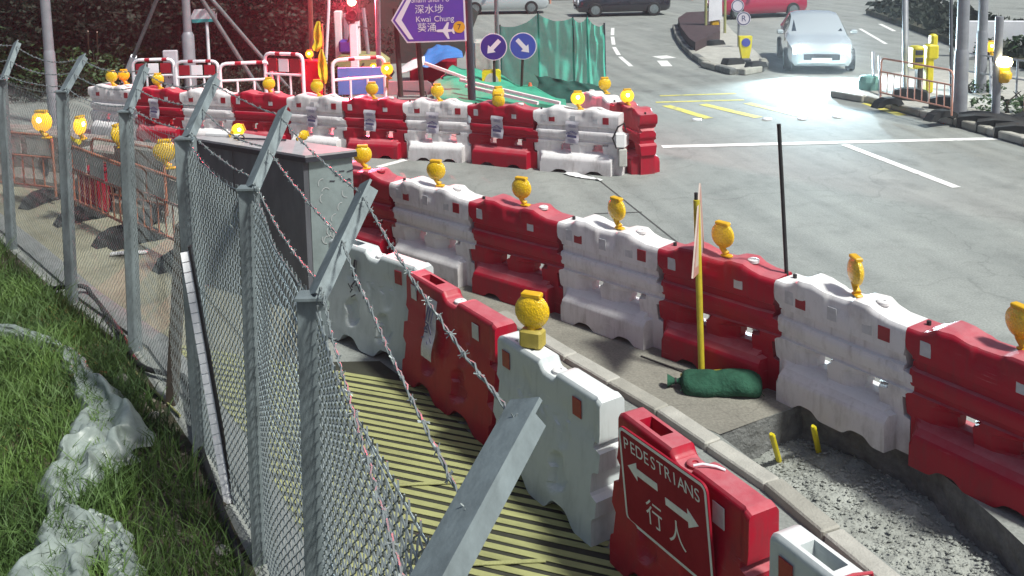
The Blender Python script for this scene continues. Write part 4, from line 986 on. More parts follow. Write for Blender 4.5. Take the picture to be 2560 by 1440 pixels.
# ------------------------------------------------------------------ left compound: rail barricades, blocks, lamps
def barricade(a, b, label, m=None, H=1.03, feet=True, fill=True, group='orange rail barricades in the left compound'):
    A, B = Vector(a), Vector(b); W = (B - A).length; ang = math.atan2((B - A).y, (B - A).x)
    t = thing('rail_barricade', label, 'barricade', A, ang, group); m = m or M['orange']
    q = MB(); r = .10; fr = [(0, 0, .12), (0, 0, H - r)] + [(r - r * math.cos(R(x)), 0, H - r + r * math.sin(R(x))) for x in (30, 60, 90)] + [(W - r + r * math.sin(R(x)), 0, H - r + r * math.cos(R(x))) for x in (0, 30, 60, 90)] + [(W, 0, .12)]
    q.tube(fr, .02, 8); part('frame', q, m, t, smooth=50)
    for z in (.70, .26):
        q = MB(); q.tube([(0, 0, z), (W, 0, z)], .017, 8); part('rail', q, m, t, smooth=50)
    nb = max(4, int(W / .19)); bm_ = None
    for k in range(1, nb):
        if bm_ is None: qq = MB(); qq.tube([(0, 0, .26), (0, 0, .70)], .012, 6); bm_ = qq.mesh('bar', 50)
        link('bar', bm_, m, t, loc=(W * k / nb, 0, 0))
    if fill:
        k3 = max(2, int(W / .5))
        for k in range(k3):
            q = MB(); q.box((W * (k + .5) / k3, 0, .86), (W / k3 * .80, .012, .27), bev=.005); part('reflective_panel', q, M['panel_grey'], t)
    if feet:
        for x in (.12 * W, .88 * W):
            q = MB(); q.prism([(-.36, 0), (-.20, 0), (-.12, .06), (.12, .06), (.20, 0), (.36, 0), (.26, .13), (.10, .19), (-.10, .19), (-.26, .13)], -.10, .10, Matrix.Translation((x, 0, 0)) @ Matrix.Rotation(R(90), 4, 'Z') @ RX)
            part('foot', q, M['black'], t)
    return t
bar1 = barricade((-8.765, 14.49, 0.0), (-6.709, 13.695, 0.0), 'rusty orange rail barricade at the far left edge with a glowing lamp')
bar2 = barricade((-6.119, 13.005, 0.0), (-4.901, 11.782, 0.0), 'rusty orange rail barricade between the second and third fence posts')
bar3 = barricade((-4.936, 11.975, 0.0), (-3.794, 10.851, 0.0), 'rusty orange rail barricade beside the cabinet with a dull amber lamp')
bar4 = barricade((-6.046, 13.487, 0.0), (-4.708, 12.64, 0.0), 'rusty orange rail barricade set back behind the front two', fill=False)
for (a, lab) in (((30, 470), 'grey concrete block behind the barricade at the left edge'), ((118, 478), 'grey concrete block below the glowing left lamp'), ((215, 488), 'grey concrete block behind the second fence post')):
    pass
def block(p, s, rz, label):
    q = MB(); w, d_, h = s
    q.prism([(-d_ / 2, 0), (d_ / 2, 0), (d_ / 2, .16), (d_ * .32, .3), (d_ * .30, h - .03), (d_ * .26, h), (-d_ * .26, h), (-d_ * .30, h - .03), (-d_ * .32, .3), (-d_ / 2, .16)], -w / 2, w / 2, Matrix.Rotation(R(90), 4, 'Z') @ RX)
    o = part('concrete_block', q, M['block'], None); o.location = p; o.rotation_euler = (0, 0, rz); tag(o, label, 'concrete block', 'grey concrete blocks in the left compound'); return o
a1 = -.35
block((-8.215, 15.219, 0.0), (1.25, .5, .90), a1, 'grey concrete block at the far left edge behind the barricade')
block((-7.409, 14.863, 0.0), (.95, .5, .88), a1, 'grey concrete block right below the glowing left lamp')
block((-6.667, 14.433, 0.0), (1.0, .5, .88), a1 - .1, 'grey concrete block behind the second fence post')
block((-5.879, 13.785, 0.0), (1.0, .5, .80), a1 - .15, 'grey concrete block between the second and third fence posts')
block((-5.077, 13.128, 0.0), (1.15, .5, .98), a1 - .2, 'largest grey concrete block, beside the cabinet')
q = MB(); q.box((0, 0, .30), (.36, .3, .60), bev=.02); q.box((0, 0, .62), (.40, .34, .05), bev=.01); o = part('red_box', q, M['sign_red']); o.location = (-5.929, 13.32, 0.0); o.rotation_euler = (0, 0, -.4); tag(o, 'small dull red box behind the set-back rail barricade', 'box')
lamp((-6.709, 13.45, 1.039), R(-10), 'brightly glowing amber lamp on the left edge barricade', lit=True, s=1.35, group='amber lamps in the left compound')
lamp((-5.757, 12.55, 1.19), R(80), 'slim glowing amber lamp beside the second fence post', lit=True, s=1.1, group='amber lamps in the left compound')
lamp((-5.039, 12.0, 1.194), R(78), 'slim dull amber lamp beside the third fence post', s=1.05, group='amber lamps in the left compound')
lamp((-3.987, 10.75, 1.217), R(10), 'dull amber lamp hanging low beside the cabinet', s=1.15, group='amber lamps in the left compound')
for k, (p, lab) in enumerate((((-4.878, 10.495, 0.95), 'bent yellow clip on the rail beside the second fence post'),)):
    q = MB(); q.tube([Vector((-5.942, 12.6, 1.237)), Vector((-5.852, 12.55, 1.203)), Vector((-5.762, 12.5, 1.18))], [.03, .022, .035], 7); tag(part('yellow_clip', q, M['yellow_bright'], None, smooth=40), lab, 'clip')
for (px_, lab) in (((-4.626, 11.374, 0.02), 'white scrap lying by the third fence post foot'), ((-4.84, 11.357, 0.02), 'pale scrap left of the third fence post')):
    q = MB(); q.box((0, 0, .015), (.22, .07, .03), bev=.008); o = part('scrap', q, M['white_paint']); o.location = px_; o.rotation_euler = (0, 0, .2); tag(o, lab, 'scrap')

# ------------------------------------------------------------------ sign pole, sandbag, rod, pipes
base = Vector((1.585, 7.90, 0)); sp = thing('sign_pole', 'yellow pole with a triangular warning sign seen edge-on, standing in the green sandbag', 'sign', base)
top = Vector((-.045, .02, 1.56))
q = MB(); q.tube([(0, 0, .05), tuple(top)], .028, 10); part('pole', q, M['yellow_pole'], sp, smooth=50)
q = MB(); q.tube([(top.x, top.y + .01, 1.38), (top.x - .003, top.y + .01, 1.62)], .016, 8); part('pole_tip', q, M['black'], sp, smooth=50)
hd = Vector((.30, .955, 0)).normalized()
tri = [hd * -.40 + Vector((.0, 0, 1.02)), hd * .12 + Vector((-.0, 0, 1.68)), hd * .52 + Vector((.0, 0, .80))]
nrm = hd.cross(Vector((0, 0, 1)))
q = MB(); cx_ = Vector((.0, .03, 0)); off = Vector((-.035, 0, 0))
q.add([p + off + nrm * .007 for p in tri] + [p + off - nrm * .007 for p in tri], [(0, 1, 2), (5, 4, 3), (0, 3, 4, 1), (1, 4, 5, 2), (2, 5, 3, 0)]); part('triangle_plate', q, mat('salmon_sign_back', (.60, .49, .43), .5, var=.3, scale=6), sp)
c3 = (tri[0] + tri[1] + tri[2]) / 3; q = MB(); out = [p + off + nrm * .0085 for p in tri]; inn = [c3 + (p - c3) * .72 + off + nrm * .0085 for p in tri]
q.add(out + inn, [(0, 1, 4, 3), (1, 2, 5, 4), (2, 0, 3, 5)]); part('red_border', q, mat('faded_red_border', (.52, .27, .22), .5, var=.3), sp)
q = MB(); q.tube([(-.20, -.14, .07), (.42, -.02, .07)], .024, 8); part('base_leg', q, M['yellow_pole'], sp, smooth=50)
# sandbag: a long woven bag draped over the legs of the pole
def bag(L, Rr, seed):
    q = MB()
    def P(u, v):
        a = 2 * math.pi * v; x = (u - .5) * L; e = (1 - abs(2 * u - 1) ** 9) ** .5
        r = Rr * (.42 + .58 * e) * (1 + .16 * noise.noise(Vector((x * 7, math.cos(a) * 1.4, seed + math.sin(a)))) - .07 * math.exp(-((u - .45) / .05) ** 2))
        z = math.sin(a) * r * .82; z = max(z, -Rr * .52)
        return (x, math.cos(a) * r * 1.25, z + Rr * .52 + .012 * math.sin(x * 8))
    q.grid(P, 40, 26); return q
q = bag(.66, .125, 4); sb_ = o = part('sandbag', q, M['sandbag'], None, smooth=70); o.location = Vector((1.674, 7.57, 0.0)) + Vector((.02, .05, .004)); o.rotation_euler = (0, 0, R(-9)); tag(o, 'dark green woven sandbag holding down the yellow sign pole', 'sandbag')
q = MB(); q.lathe([(.012, -.09), (.05, -.07), (.022, -.02), (.020, .0), (.034, .03), (.055, .07)], 12, Matrix.Translation((-.375, .01, .06)) @ Matrix.Rotation(R(-90), 4, 'Y')); part('tied_neck', q, M['sandbag'], sb_, smooth=50)
q = MB(); q.lathe([(.026, -.008), (.028, 0), (.026, .008)], 10, Matrix.Translation((-.375, .01, .06)) @ Matrix.Rotation(R(-90), 4, 'Y')); part('tie', q, M['black'], sb_, smooth=50)
q = MB(); q.tube([(.34 * math.cos(a / 9 * math.pi), -.118 + .02 * math.sin(a), .03 + .012 * math.sin(a * 1.7)) for a in range(10)], .004, 5); part('seam', q, M['sandbag'], sb_, smooth=50)
q = MB(); q.tube([(2.267, 7.75, 0.905), (2.223, 7.75, 1.595), (2.18, 7.75, 2.237)], .017, 8); tag(part('black_rod', q, M['black'], None, smooth=50), 'tall black rod standing behind the white barrier over the trench', 'rod')
for (a, b, lab) in (((2.05, 7.116, -0.26), (1.883, 6.75, 0.08), 'yellow pipe stub in the rubble in front of the slab'), ((2.383, 7.176, -0.24), (2.257, 6.95, 0.026), 'yellow pipe stub beside the dark trench corner')):
    q = MB(); q.tube([Vector(a) - Vector((0, 0, .1)), Vector(b)], .022, 9); q.tube([Vector(b) - (Vector(b) - Vector(a)) * .02, Vector(b) + (Vector(b) - Vector(a)) * .12], [.024, .012], 9)
    tag(part('pipe_stub', q, M['yellow_bright'], None, smooth=40), lab, 'pipe')
q = MB(); s = Vector((1.116, 8.289, 0.0)); e = Vector((1.461, 7.935, 0.0))
q.beam(s + Vector((0, 0, .012)), e + Vector((0, 0, .012)), .014, .010)  # dark strip drawn in along the sign pole's shadow line
tag(part('pole_shadow_strip', q, M['joint'], None), 'thin dark strip drawn along the pole shadow left of the sandbag', 'strip')
# debris by the back row corner
q = MB()
def P(u, v): 
    p = Vector((0.779, 14.974, 0.0)).lerp(Vector((1.317, 14.44, 0.0)), u); w = .16 + .1 * math.sin(u * 5)
    return (p.x + .05 * math.sin(v * 3), p.y + (v - .5) * w, .015 + .03 * abs(noise.noise(Vector((u * 6, v * 4, 1)))))
q.grid(P, 20, 6); tag(part('white_sheet', q, M['white_paint'], None, smooth=60), 'crumpled white sheet on the road at the foot of the corner barrier', 'sheet')
cp = Vector(on_row(FAR, 8, 1.02, -.02, 0)); cb_ = thing('control_box', 'grey white control box with black cable hung on the corner barrier end', 'control box', cp)
q = MB(); q.box((0, 0, .58), (.17, .11, .24), bev=.02); part('case', q, M['white_paint'], cb_)
q = MB(); q.box((.04, 0, .30), (.13, .10, .28), bev=.012); part('lower_case', q, M['panel_grey'], cb_)
q = MB(); q.tube([(-.06, -.05, .46), (-.12, -.06, .62), (-.04, -.07, .80), (.06, -.06, .86), (.09, -.05, .74)], .014, 6); part('cable', q, M['black'], cb_, smooth=50)

# ------------------------------------------------------------------ vegetation and bank behind
def leaves(q, c, rad, n, size, rr, flat_=.55):
    cx, cy, cz_ = c
    for _ in range(n):
        while True:
            d = Vector((rr.uniform(-1, 1), rr.uniform(-1, 1), rr.uniform(-1, 1)))
            if .25 < d.length < 1: break
        d = d.normalized() * d.length ** .4
        p = Vector((cx + d.x * rad[0], cy + d.y * rad[1], max(.02, cz_ + d.z * rad[2])))
        s = size * rr.uniform(.6, 1.5); a = Vector((rr.uniform(-1, 1), rr.uniform(-1, 1), rr.uniform(-.6, .6))).normalized(); b = a.cross(Vector((rr.uniform(-1, 1), rr.uniform(-1, 1), rr.uniform(-1, 1)))).normalized()
        q.add([p - a * s, p + b * s * .45, p + a * s, p - b * s * .45], [(0, 1, 2, 3)])
def bush(p, w, h, label, seed, m='leaf', n=1500, size=.075, depth=1.0):
    rr = random.Random(seed); t = thing('bush', label, 'bush', p, 0, 'bushes on the dark bank'); q = MB(); k = max(4, int(w * 2.2))
    for i in range(k):
        cx = rr.uniform(-w / 2, w / 2); hh = h * rr.uniform(.6, 1.05) * (1 - .35 * abs(2 * cx / w)); leaves(q, (cx, rr.uniform(-depth, depth) * .5, hh * .5), (w / k * 1.5, depth * .6, hh * .52), n // k, size, rr)
    o = part('foliage', q, M[m], t); o['kind'] = 'stuff'
    q = MB()
    for i in range(5):
        x = rr.uniform(-w * .35, w * .35); q.tube([(x, 0, -.1), (x + rr.uniform(-.1, .1), 0, h * .4), (x + rr.uniform(-.25, .25), rr.uniform(-.2, .2), h * .85)], [.03, .02, .008], 5)
    part('stems', q, M['bark'], t); return t
bushes = [(20, 230, 2.6, 1.9, 'green bush at the far left edge beyond the first fence post'), (100, 215, 2.2, 1.6, 'green bush behind the left lamp post'), (180, 232, 2.0, 1.35, 'low green bush left of the dirty white end barrier'),
          (245, 205, 2.2, 1.5, 'green bush behind the two thin stakes'), (345, 195, 2.2, 1.35, 'green bush between the tripod leg and the thick lamp post'), (425, 190, 1.8, 1.2, 'low green bush left of the thick lamp post'), (580, 190, 2.2, 1.1, 'low bush behind the tripod and street nameplate')]
for k, (u, v, w, h, lab) in enumerate(bushes):
    p = {20: (-13.09, 24.613, 0.0), 100: (-12.341, 24.78, 0.0), 180: (-11.162, 24.021, 0.0), 245: (-11.255, 25.786, 0.0), 345: (-10.257, 26.015, 0.0), 425: (-9.446, 26.202, 0.0), 580: (-7.984, 27.066, 0.0)}[u]
    bush(p, w, h, lab, 40 + k, n=1700)
def tree(p, h, cr, label, seed, m='leaf_dark', n=6500, size=.075):
    rr = random.Random(seed); t = thing('tree', label, 'tree', p, 0, 'dark trees on the bank'); q = MB()
    q.tube([(0, 0, -.2), (.08, 0, h * .3), (-.05, .05, h * .6), (.1, 0, h * .9)], [.16, .12, .08, .03], 8)
    tips = []
    for i in range(8):
        a = rr.uniform(0, 6.28); z0 = h * rr.uniform(.2, .6); e = Vector((math.cos(a) * cr * rr.uniform(.5, .95), math.sin(a) * cr * rr.uniform(.5, .95), z0 + rr.uniform(.3, 1.6)))
        q.tube([(0, 0, z0), tuple(Vector((0, 0, z0)).lerp(e, .5) + Vector((0, 0, .15))), tuple(e)], [.05, .03, .012], 5); tips.append(e)
    part('trunk', q, M['bark'], t, smooth=50); q = MB()
    for e in tips + [Vector((0, 0, h))]: leaves(q, tuple(e), (cr * .55, cr * .5, cr * .42), n // 9, size, rr)
    leaves(q, (0, 0, h * .35), (cr * .9, cr * .7, h * .3), n // 3, size, rr)
    o = part('crown', q, M[m], t); o['kind'] = 'stuff'; return t
def bank_h(x, y):
    f = ss(28.0, 36, y) * (1 - ss(-5.5, -1.0, x))
    return -.02 + 5.0 * f + .35 * f * noise.noise(Vector((x * .5, y * .5, 1)))
def P(u, v):
    x = lerp(-42, -1.5, u); y = lerp(21.0, 44, v); return (x, y, bank_h(x, y))
q = MB(); q.grid(P, 70, 40); struct('dark_bank', q, M['hillside'], smooth=80)
tl = [((-14.6, 26.0, 0), 4.2, 2.2, 'dark tree at the upper left corner of the bank', 'leaf_dark'), ((-12.4, 26.6, 0), 4.0, 2.1, 'dark tree behind the left lamp post', 'leaf_dark'), ((-10.6, 26.2, 0), 3.6, 2.0, 'brownish dark tree left of the tripod', 'leaf_dry'),
      ((-9.0, 27.0, 0), 3.8, 2.0, 'dark tree behind the tripod', 'leaf_dark'), ((-7.4, 26.4, 0), 3.4, 1.8, 'brownish dark tree behind the street nameplate', 'leaf_dry'), ((-5.9, 27.2, 0), 3.2, 1.5, 'dark tree behind the bamboo pole', 'leaf_dry'), ((-13.4, 24.9, 0), 4.0, 2.2, 'outermost dark tree left of the lamp post', 'leaf_dark')]
for k, (p, h, c, lab, m) in enumerate(tl): tree((p[0], p[1], bank_h(p[0], p[1]) - .05), h, c, lab, 70 + k, m)
# ground cover at the foot of the bank
rr = random.Random(5); q = MB()
for _ in range(34000):
    y = 22.5 + abs(rr.gauss(0, 5.0)); x = rr.uniform(-.62 * y - 1, -4.2 + .02 * y); z = max(0, bank_h(x, y)); s = rr.uniform(.03, .09)
    if noise.noise(Vector((x * .6, y * .6, 8))) < -.25: continue
    z += abs(noise.noise(Vector((x * .9, y * .9, 3)))) * 1.1 * rr.random()
    a = Vector((rr.uniform(-1, 1), rr.uniform(-1, 1), rr.uniform(-.2, 1))).normalized(); b = a.cross(Vector((rr.uniform(-1, 1), 1, .2))).normalized(); p = Vector((x, y, z + rr.uniform(0, .25)))
    q.add([p - a * s, p + b * s * .4, p + a * s, p - b * s * .4], [(0, 1, 2, 3)])
o = part('undergrowth', q, M['leaf_dark'], kind='stuff'); tag(o, 'dark undergrowth covering the bank behind the works', 'undergrowth', kind='stuff')

# ------------------------------------------------------------------ poles
def lamp_post(label, base, r0, zc, r1, h=9.0, arm=(1, 0), m='steel_pole'):
    t = thing('lamp_post', label, 'lamp post', base); q = MB()
    q.tube([(0, 0, 0), (0, 0, zc), (0, 0, zc + .08)], [r0, r0, r1], 14); part('base_column', q, M[m], t, smooth=40)
    q = MB(); q.tube([(0, 0, zc + .08), (0, 0, h - .6), (arm[0] * .3, arm[1] * .3, h - .12), (arm[0] * 1.5, arm[1] * 1.5, h)], [r1, r1 * .75, r1 * .6, r1 * .5], 12); part('shaft', q, M[m], t, smooth=40)
    q = MB(); q.box((arm[0] * 1.8, arm[1] * 1.8, h - .02), (.7, .26, .12), bev=.03); part('lantern', q, M[m], t); return t
lamp_post('tall grey lamp post at the left edge behind the first barricade', (-9.624, 19.826, 0.0), .115, 1.5, .10, arm=(.8, -.6))
lamp_post('grey lamp post with a thick lower column beside the tripod', (-7.738, 22.823, 0.0), .145, 1.531, .10, arm=(.3, -.9))
def pole(name, label, cat, a, b, r, m, group=None):
    q = MB(); q.tube([a, b], r, 9); return tag(part(name, q, m, None, smooth=50), label, cat, group)
pole('stake', 'left one of two thin pale stakes in the bushes', 'stake', (-11.496, 25.816, 0.0), (-10.413, 23.5, 1.608), .018, M['bamboo']); pole('stake', 'right one of two thin pale stakes in the bushes', 'stake', (-11.306, 25.933, 0.0), (-10.275, 23.7, 1.565), .018, M['bamboo'])
pole('stake', 'thin stake right of the street nameplate pole', 'stake', (-8.373, 26.885, 0.0), (-7.921, 25.5, 1.524), .02, M['bamboo'])
pole('bamboo_pole', 'tall brown bamboo pole left of the hanging yellow cloth', 'pole', (-5.136, 24.378, 0.0), (-4.77, 22.8, 2.509), .06, M['bamboo'])
# drilling tripod
ap = Vector((-7.378, 21.2, 3.45)); tp = thing('drilling_tripod', 'tall grey steel tripod with three splayed legs and a white sleeve', 'tripod', (ap.x, ap.y, 0))
def leg(foot, r, sl=None):
    F = Vector(foot) - Vector((ap.x, ap.y, 0)); A = ap - Vector((ap.x, ap.y, 0)); q = MB(); q.tube([F, A], r, 9); o = part('leg', q, M['metal'], tp, smooth=50)
    if sl:
        q = MB(); q.tube([F.lerp(A, sl[0]), F.lerp(A, sl[1])], r * 1.7, 10); part('sleeve', q, M['white_gloss'], o, smooth=50)
leg((-9.828, 23.63, 0.0), .045, (.06, .30)); leg((-5.939, 22.68, 0.0), .048); leg((-5.256, 22.884, 0.0), .045)
q = MB(); q.box((0, 0, ap.z), (.25, .25, .12), bev=.02); part('head_plate', q, M['metal'], tp)
# street nameplate
sn = thing('street_nameplate', 'white street nameplate with a pointed end and teal lower edge on a white pole', 'street sign', (-7.868, 24.704, 0.0))
bx = Vector((-7.868, 24.704, 0.0)); pt = Vector((-7.866, 24.704, 2.035)); q = MB(); q.tube([(0, 0, 0), tuple(pt - bx)], .042, 9); part('pole', q, M['white_gloss'], sn, smooth=50)
c0 = Vector((-8.238, 24.644, 1.861)) - bx; c1 = Vector((-7.578, 24.644, 1.869)) - bx; hh = .15
q = MB(); q.prism([(c0.x, c0.z - .5 * hh), (c0.x, c0.z - .02), (c0.x + .09, c0.z + hh), (c1.x, c1.z + hh), (c1.x, c1.z - hh), (c0.x + .02, c0.z - hh)], -.012, .012, Matrix.Translation((0, c0.y, 0)) @ RX); part('plate', q, M['white_gloss'], sn)
q = MB(); q.prism([(c0.x + .02, c0.z - hh - .05), (c0.x, c0.z - hh * .72), (c1.x, c1.z - hh * .72), (c1.x, c1.z - hh - .03)], -.015, .015, Matrix.Translation((0, c0.y, 0)) @ RX); part('lower_edge', q, M['cyan_edge'], sn)

# ------------------------------------------------------------------ red and white plastic barricades behind the back row
def rw_barricade(a, b, H, label, seed=0, panel=True):
    A, B = Vector(a), Vector(b); W = (B - A).length; t = thing('works_barricade', label, 'barricade', A, math.atan2((B - A).y, (B - A).x), 'red and white barricades behind the back row'); r = .14
    pts = [(0, 0, 0), (0, 0, H - r)] + [(r - r * math.cos(R(x)), 0, H - r + r * math.sin(R(x))) for x in (30, 60, 90)] + [(W - r + r * math.sin(R(x)), 0, H - r + r * math.cos(R(x))) for x in (0, 30, 60, 90)] + [(W, 0, 0)]
    q = MB(); q.tube(pts, .04, 9); fr = part('frame', q, M['white_gloss'], t, smooth=50)
    for u in (.3, .72):
        q = MB(); q.tube([(W * u, 0, H), (W * (u + .12), 0, H)], .043, 9); part('red_band', q, M['red'], fr, smooth=50)
    q = MB(); q.tube([(0, 0, H * .62), (W, 0, H * .62)], .03, 8); part('mid_rail', q, M['white_gloss'], t, smooth=50)
    for u in (.33, .66):
        q = MB(); q.tube([(W * u, 0, .12), (W * u, 0, H * .62)], .025, 7); part('post', q, M['white_gloss'], t, smooth=50)
    q = MB(); q.tube([(0, 0, .12), (W, 0, .12)], .03, 8); part('bottom_rail', q, M['white_gloss'], t, smooth=50)
    if panel:
        for k, mm in enumerate(('reflect_red', 'white_gloss', 'reflect_red')):
            q = MB(); q.box((W * (.2 + .3 * k), -.01, H * .79), (W * .26, .02, H * .24), bev=.005); part('reflector_board', q, M[mm], t)
    return t
rw_barricade((-6.564, 21.337, 0.0), (-5.463, 21.52, 0.0), 1.02, 'white tubular barricade with red bands behind the tripod feet', 1, False)
rw_barricade((-5.594, 21.533, 0.0), (-4.654, 21.138, 0.0), 1.22, 'white tubular barricade with a large white reflector left of the yellow cloth', 2)
rw_barricade((-3.893, 20.585, 0.0), (-2.828, 21.046, 0.0), 1.15, 'white tubular barricade in front of the blue panel', 3, False)
rw_barricade((-8.958, 22.463, 0.0), (-8.011, 22.523, 0.0), 1.0, 'red and white barricade behind the red barrier at the left', 4)
rw_barricade((-7.847, 22.184, 0.0), (-6.863, 22.184, 0.0), .98, 'red and white barricade behind the thick lamp post', 5)
q = MB(); q.box((0, 0, .55), (1.05, .06, .62), bev=.01); o = part('blue_hoarding', q, M['blue_tarp']); o.location = (-3.432, 21.506, 0.0); tag(o, 'blue panel behind the white tubular barricade', 'panel')
q = MB(); q.box((0, 0, .5), (.42, .4, 1.0), bev=.02); o = part('maroon_box', q, M['sign_red']); o.location = (-4.618, 21.838, 0.0); tag(o, 'dark red box with a small lit lamp beside the bamboo pole', 'box')
lamp(tuple(Vector((-4.618, 21.838, 0.0)) + Vector((-.03, 0, .99))), 0, 'small glowing lamp on the dark red box', lit=True, s=.8, group=None)
q = MB(); q.box((0, 0, .6), (.34, .12, 1.2), bev=.02); o = part('pale_board', q, M['paper']); o.location = (-8.119, 22.644, 0.0); tag(o, 'pale upright board behind the red barrier left of the lamp post', 'board')

# yellow cloth hanging on a thin pole
cl_ = thing('hanging_cloth', 'bright yellow cloth hanging in two drapes from a thin pole', 'cloth', (-4.295, 21.598, 0.0)); b0 = Vector((-4.295, 21.598, 0.0)); Yc = b0.y
q = MB(); q.tube([(0, .06, 0), tuple(Vector((-4.283, 21.658, 1.846)) - b0)], .02, 7); part('pole', q, M['bamboo'], cl_, smooth=50)
for nm, rows_ in (('upper_drape', [(806, 66, 5), (803, 85, 9), (802, 105, 11), (803, 120, 9), (800, 132, 12), (798, 142, 8), (799, 146, 3)]), ('lower_drape', [(811, 140, 3), (811, 160, 9), (811, 180, 11), (812, 205, 11), (815, 222, 7), (817, 232, 2)])):
    q = MB(); C_ = []
    def P(u, v, rows_=rows_):
        f = v * (len(rows_) - 1); i = min(int(f), len(rows_) - 2); t = f - i; cx = lerp(rows_[i][0], rows_[i + 1][0], t); cy_ = lerp(rows_[i][1], rows_[i + 1][1], t); w = lerp(rows_[i][2], rows_[i + 1][2], t)
        x0_, z0_ = CL[0], CL[1]
        return ((cx - 812) * .00863 + (u - .5) * 2 * w * .00863, -.05 - .06 * math.sin(u * 9 + v * 3) - .03 * math.sin(v * 11), ZC(cy_))
    zt_ = (-3.966, 20.3, 1.92)[2]; zb_ = (-4.026, 20.3, 0.492)[2]
    def ZC(v): return lerp(zt_, zb_, (v - 66) / (232 - 66))
    CL = (0, 0)
    q.grid(P, 10, 18); part(nm, q, M['hivis'], cl_, smooth=60)

# ------------------------------------------------------------------ drilling rig, portable signal, poles
rg = thing('drilling_rig', 'white and yellow drilling rig with twin mast panels and a blue control box', 'machine', (-4.11, 24.912, 0.0)); rb = Vector((-4.11, 24.912, 0.0)); Yr = rb.y
def rel(p): return Vector(p) - rb
sc_ = 2400 / Yr
for (u, w, m) in ((852, 18, 'white_paint'), (872, 12, 'steel_pole'), (898, 13, 'white_gloss')):
    zt = {852: (-4.361, 24.5, 1.882)[2], 872: (-4.159, 24.5, 1.816)[2], 898: (-3.887, 24.5, 1.975)[2]}[u]
    q = MB(); q.box(((u - 890) / sc_, .0, zt / 2 + .3), (w / sc_, .25, zt - .6), bev=.02); part('mast_panel', q, M[m], rg)
q = MB(); q.prism([(-.55, .35), (.85, .35), (.85, .55), (.62, .72), (-.30, .78), (-.55, .6)], -.5, .5, RX); part('body', q, M['yellow'], rg)
q = MB(); q.box((-.12, -.2, .98), (.46, .4, .34), bev=.05); part('control_box', q, M['sign_blue'], rg)
for sx in (-1, 1):
    q = MB(); q.prism([(-.7, .0), (.75, .0), (.85, .15), (.75, .33), (-.7, .33), (-.8, .15)], -.14, .14, Matrix.Translation((.1, sx * .45, 0)) @ RX); part('track', q, M['black'], rg)
for k, pts in enumerate(([(-.1, -.4, 1.1), (.0, -.45, 1.45), (-.15, -.4, 1.75)], [(.0, -.4, 1.1), (.02, -.45, 1.5), (.18, -.4, 1.78)], [(.05, -.4, 1.2), (.2, -.5, 1.5), (.42, -.4, 1.45), (.5, -.35, 1.2)])):
    q = MB(); q.tube(pts, .022, 6); part('hose', q, M['black'], rg, smooth=60)
q = MB(); q.tube([(.38, 0, 0.3), tuple(rel((-3.848, 24.912, 1.942)))], .05, 8); part('mast_stay', q, M['steel_pole'], rg, smooth=50)
q = MB(); q.tube([(-.75, -.1, .5), (-.62, -.1, 1.9), (-.60, -.1, 2.2)], .04, 7); part('grab_rail', q, M['white_gloss'], rg, smooth=50)
# portable traffic signal
tsb = Vector((-3.874, 23.425, 0.0)); ts = thing('traffic_signal', 'portable traffic signal showing a bright red light above a white pillar', 'traffic signal', tsb); Yt = tsb.y
zl_ = (-3.58, 22.0, 2.224)[2]
q = MB(); q.box((0, 0, (zl_ - .55) / 2), (.20, .16, zl_ - .55), bev=.02); part('pillar', q, M['white_gloss'], ts)
q = MB(); q.box((0, 0, zl_ + .02), (.34, .22, 1.02), bev=.04); hd_ = part('signal_head', q, M['black'], ts)
for k, (dz, m) in enumerate(((.0, 'signal_red'), (-.32, 'black'))):
    q = MB(); q.lathe([(.11, 0), (.10, .03), (.05, .055), (.01, .06)], 16, Matrix.Translation((0, -.112, zl_ + dz)) @ Matrix.Rotation(R(90), 4, 'X')); part('lens', q, M[m], hd_, smooth=40)
    q = MB()
    def P(u, v, dz=dz): a = R(10 + 160 * u); return (.125 * math.cos(a), -.11 - .16 * v, zl_ + dz + .125 * math.sin(a))
    q.grid(P, 12, 2); part('visor', q, M['black'], hd_)
q = MB(); q.box((0, 0, .06), (.6, .45, .12), bev=.03); part('base', q, M['black'], ts)
ld = bpy.data.lights.new('signal_light', 'SPOT'); ld.spot_size = R(125); ld.spot_blend = .8; ld.energy = 3200; ld.color = (1.0, .06, .10); ld.shadow_soft_size = .1
lo = bpy.data.objects.new('signal_light', ld); C.objects.link(lo); lo.location = (tsb.x, tsb.y - .35, zl_); lo.rotation_euler = (R(-78), 0, 0)
pole('signal_pole', 'grey steel post right of the red signal', 'post', (-3.259, 23.119, 0.0), (-2.982, 21.5, 2.646), .06, M['steel_pole'])
lamp(tuple(Vector((-2.665, 20.2, 0.827)) - Vector((0, 0, .05))), 0, 'white-hot glowing lamp left of the direction sign posts', lit=True, s=1.15, group=None)
lamp(tuple(Vector((-3.386, 23.2, 0.582)) - Vector((0, 0, .1))), 0, 'small glowing lamp beside the drilling rig', lit=True, s=.8, group=None)
q = MB(); q.tube([tuple(Vector((-2.967, 22.351, 0.0))), tuple(Vector((-2.667, 20.2, 0.793)))], .03, 7); tag(part('lamp_stand', q, M['battery'], None), 'short stand under the glowing lamp left of the direction sign', 'stand')
q = MB(); q.tube([tuple(Vector((-3.526, 24.187, 0.0))), tuple(Vector((-3.388, 23.2, 0.523)))], .03, 7); tag(part('lamp_stand', q, M['battery'], None), 'short stand under the small lamp by the drilling rig', 'stand')

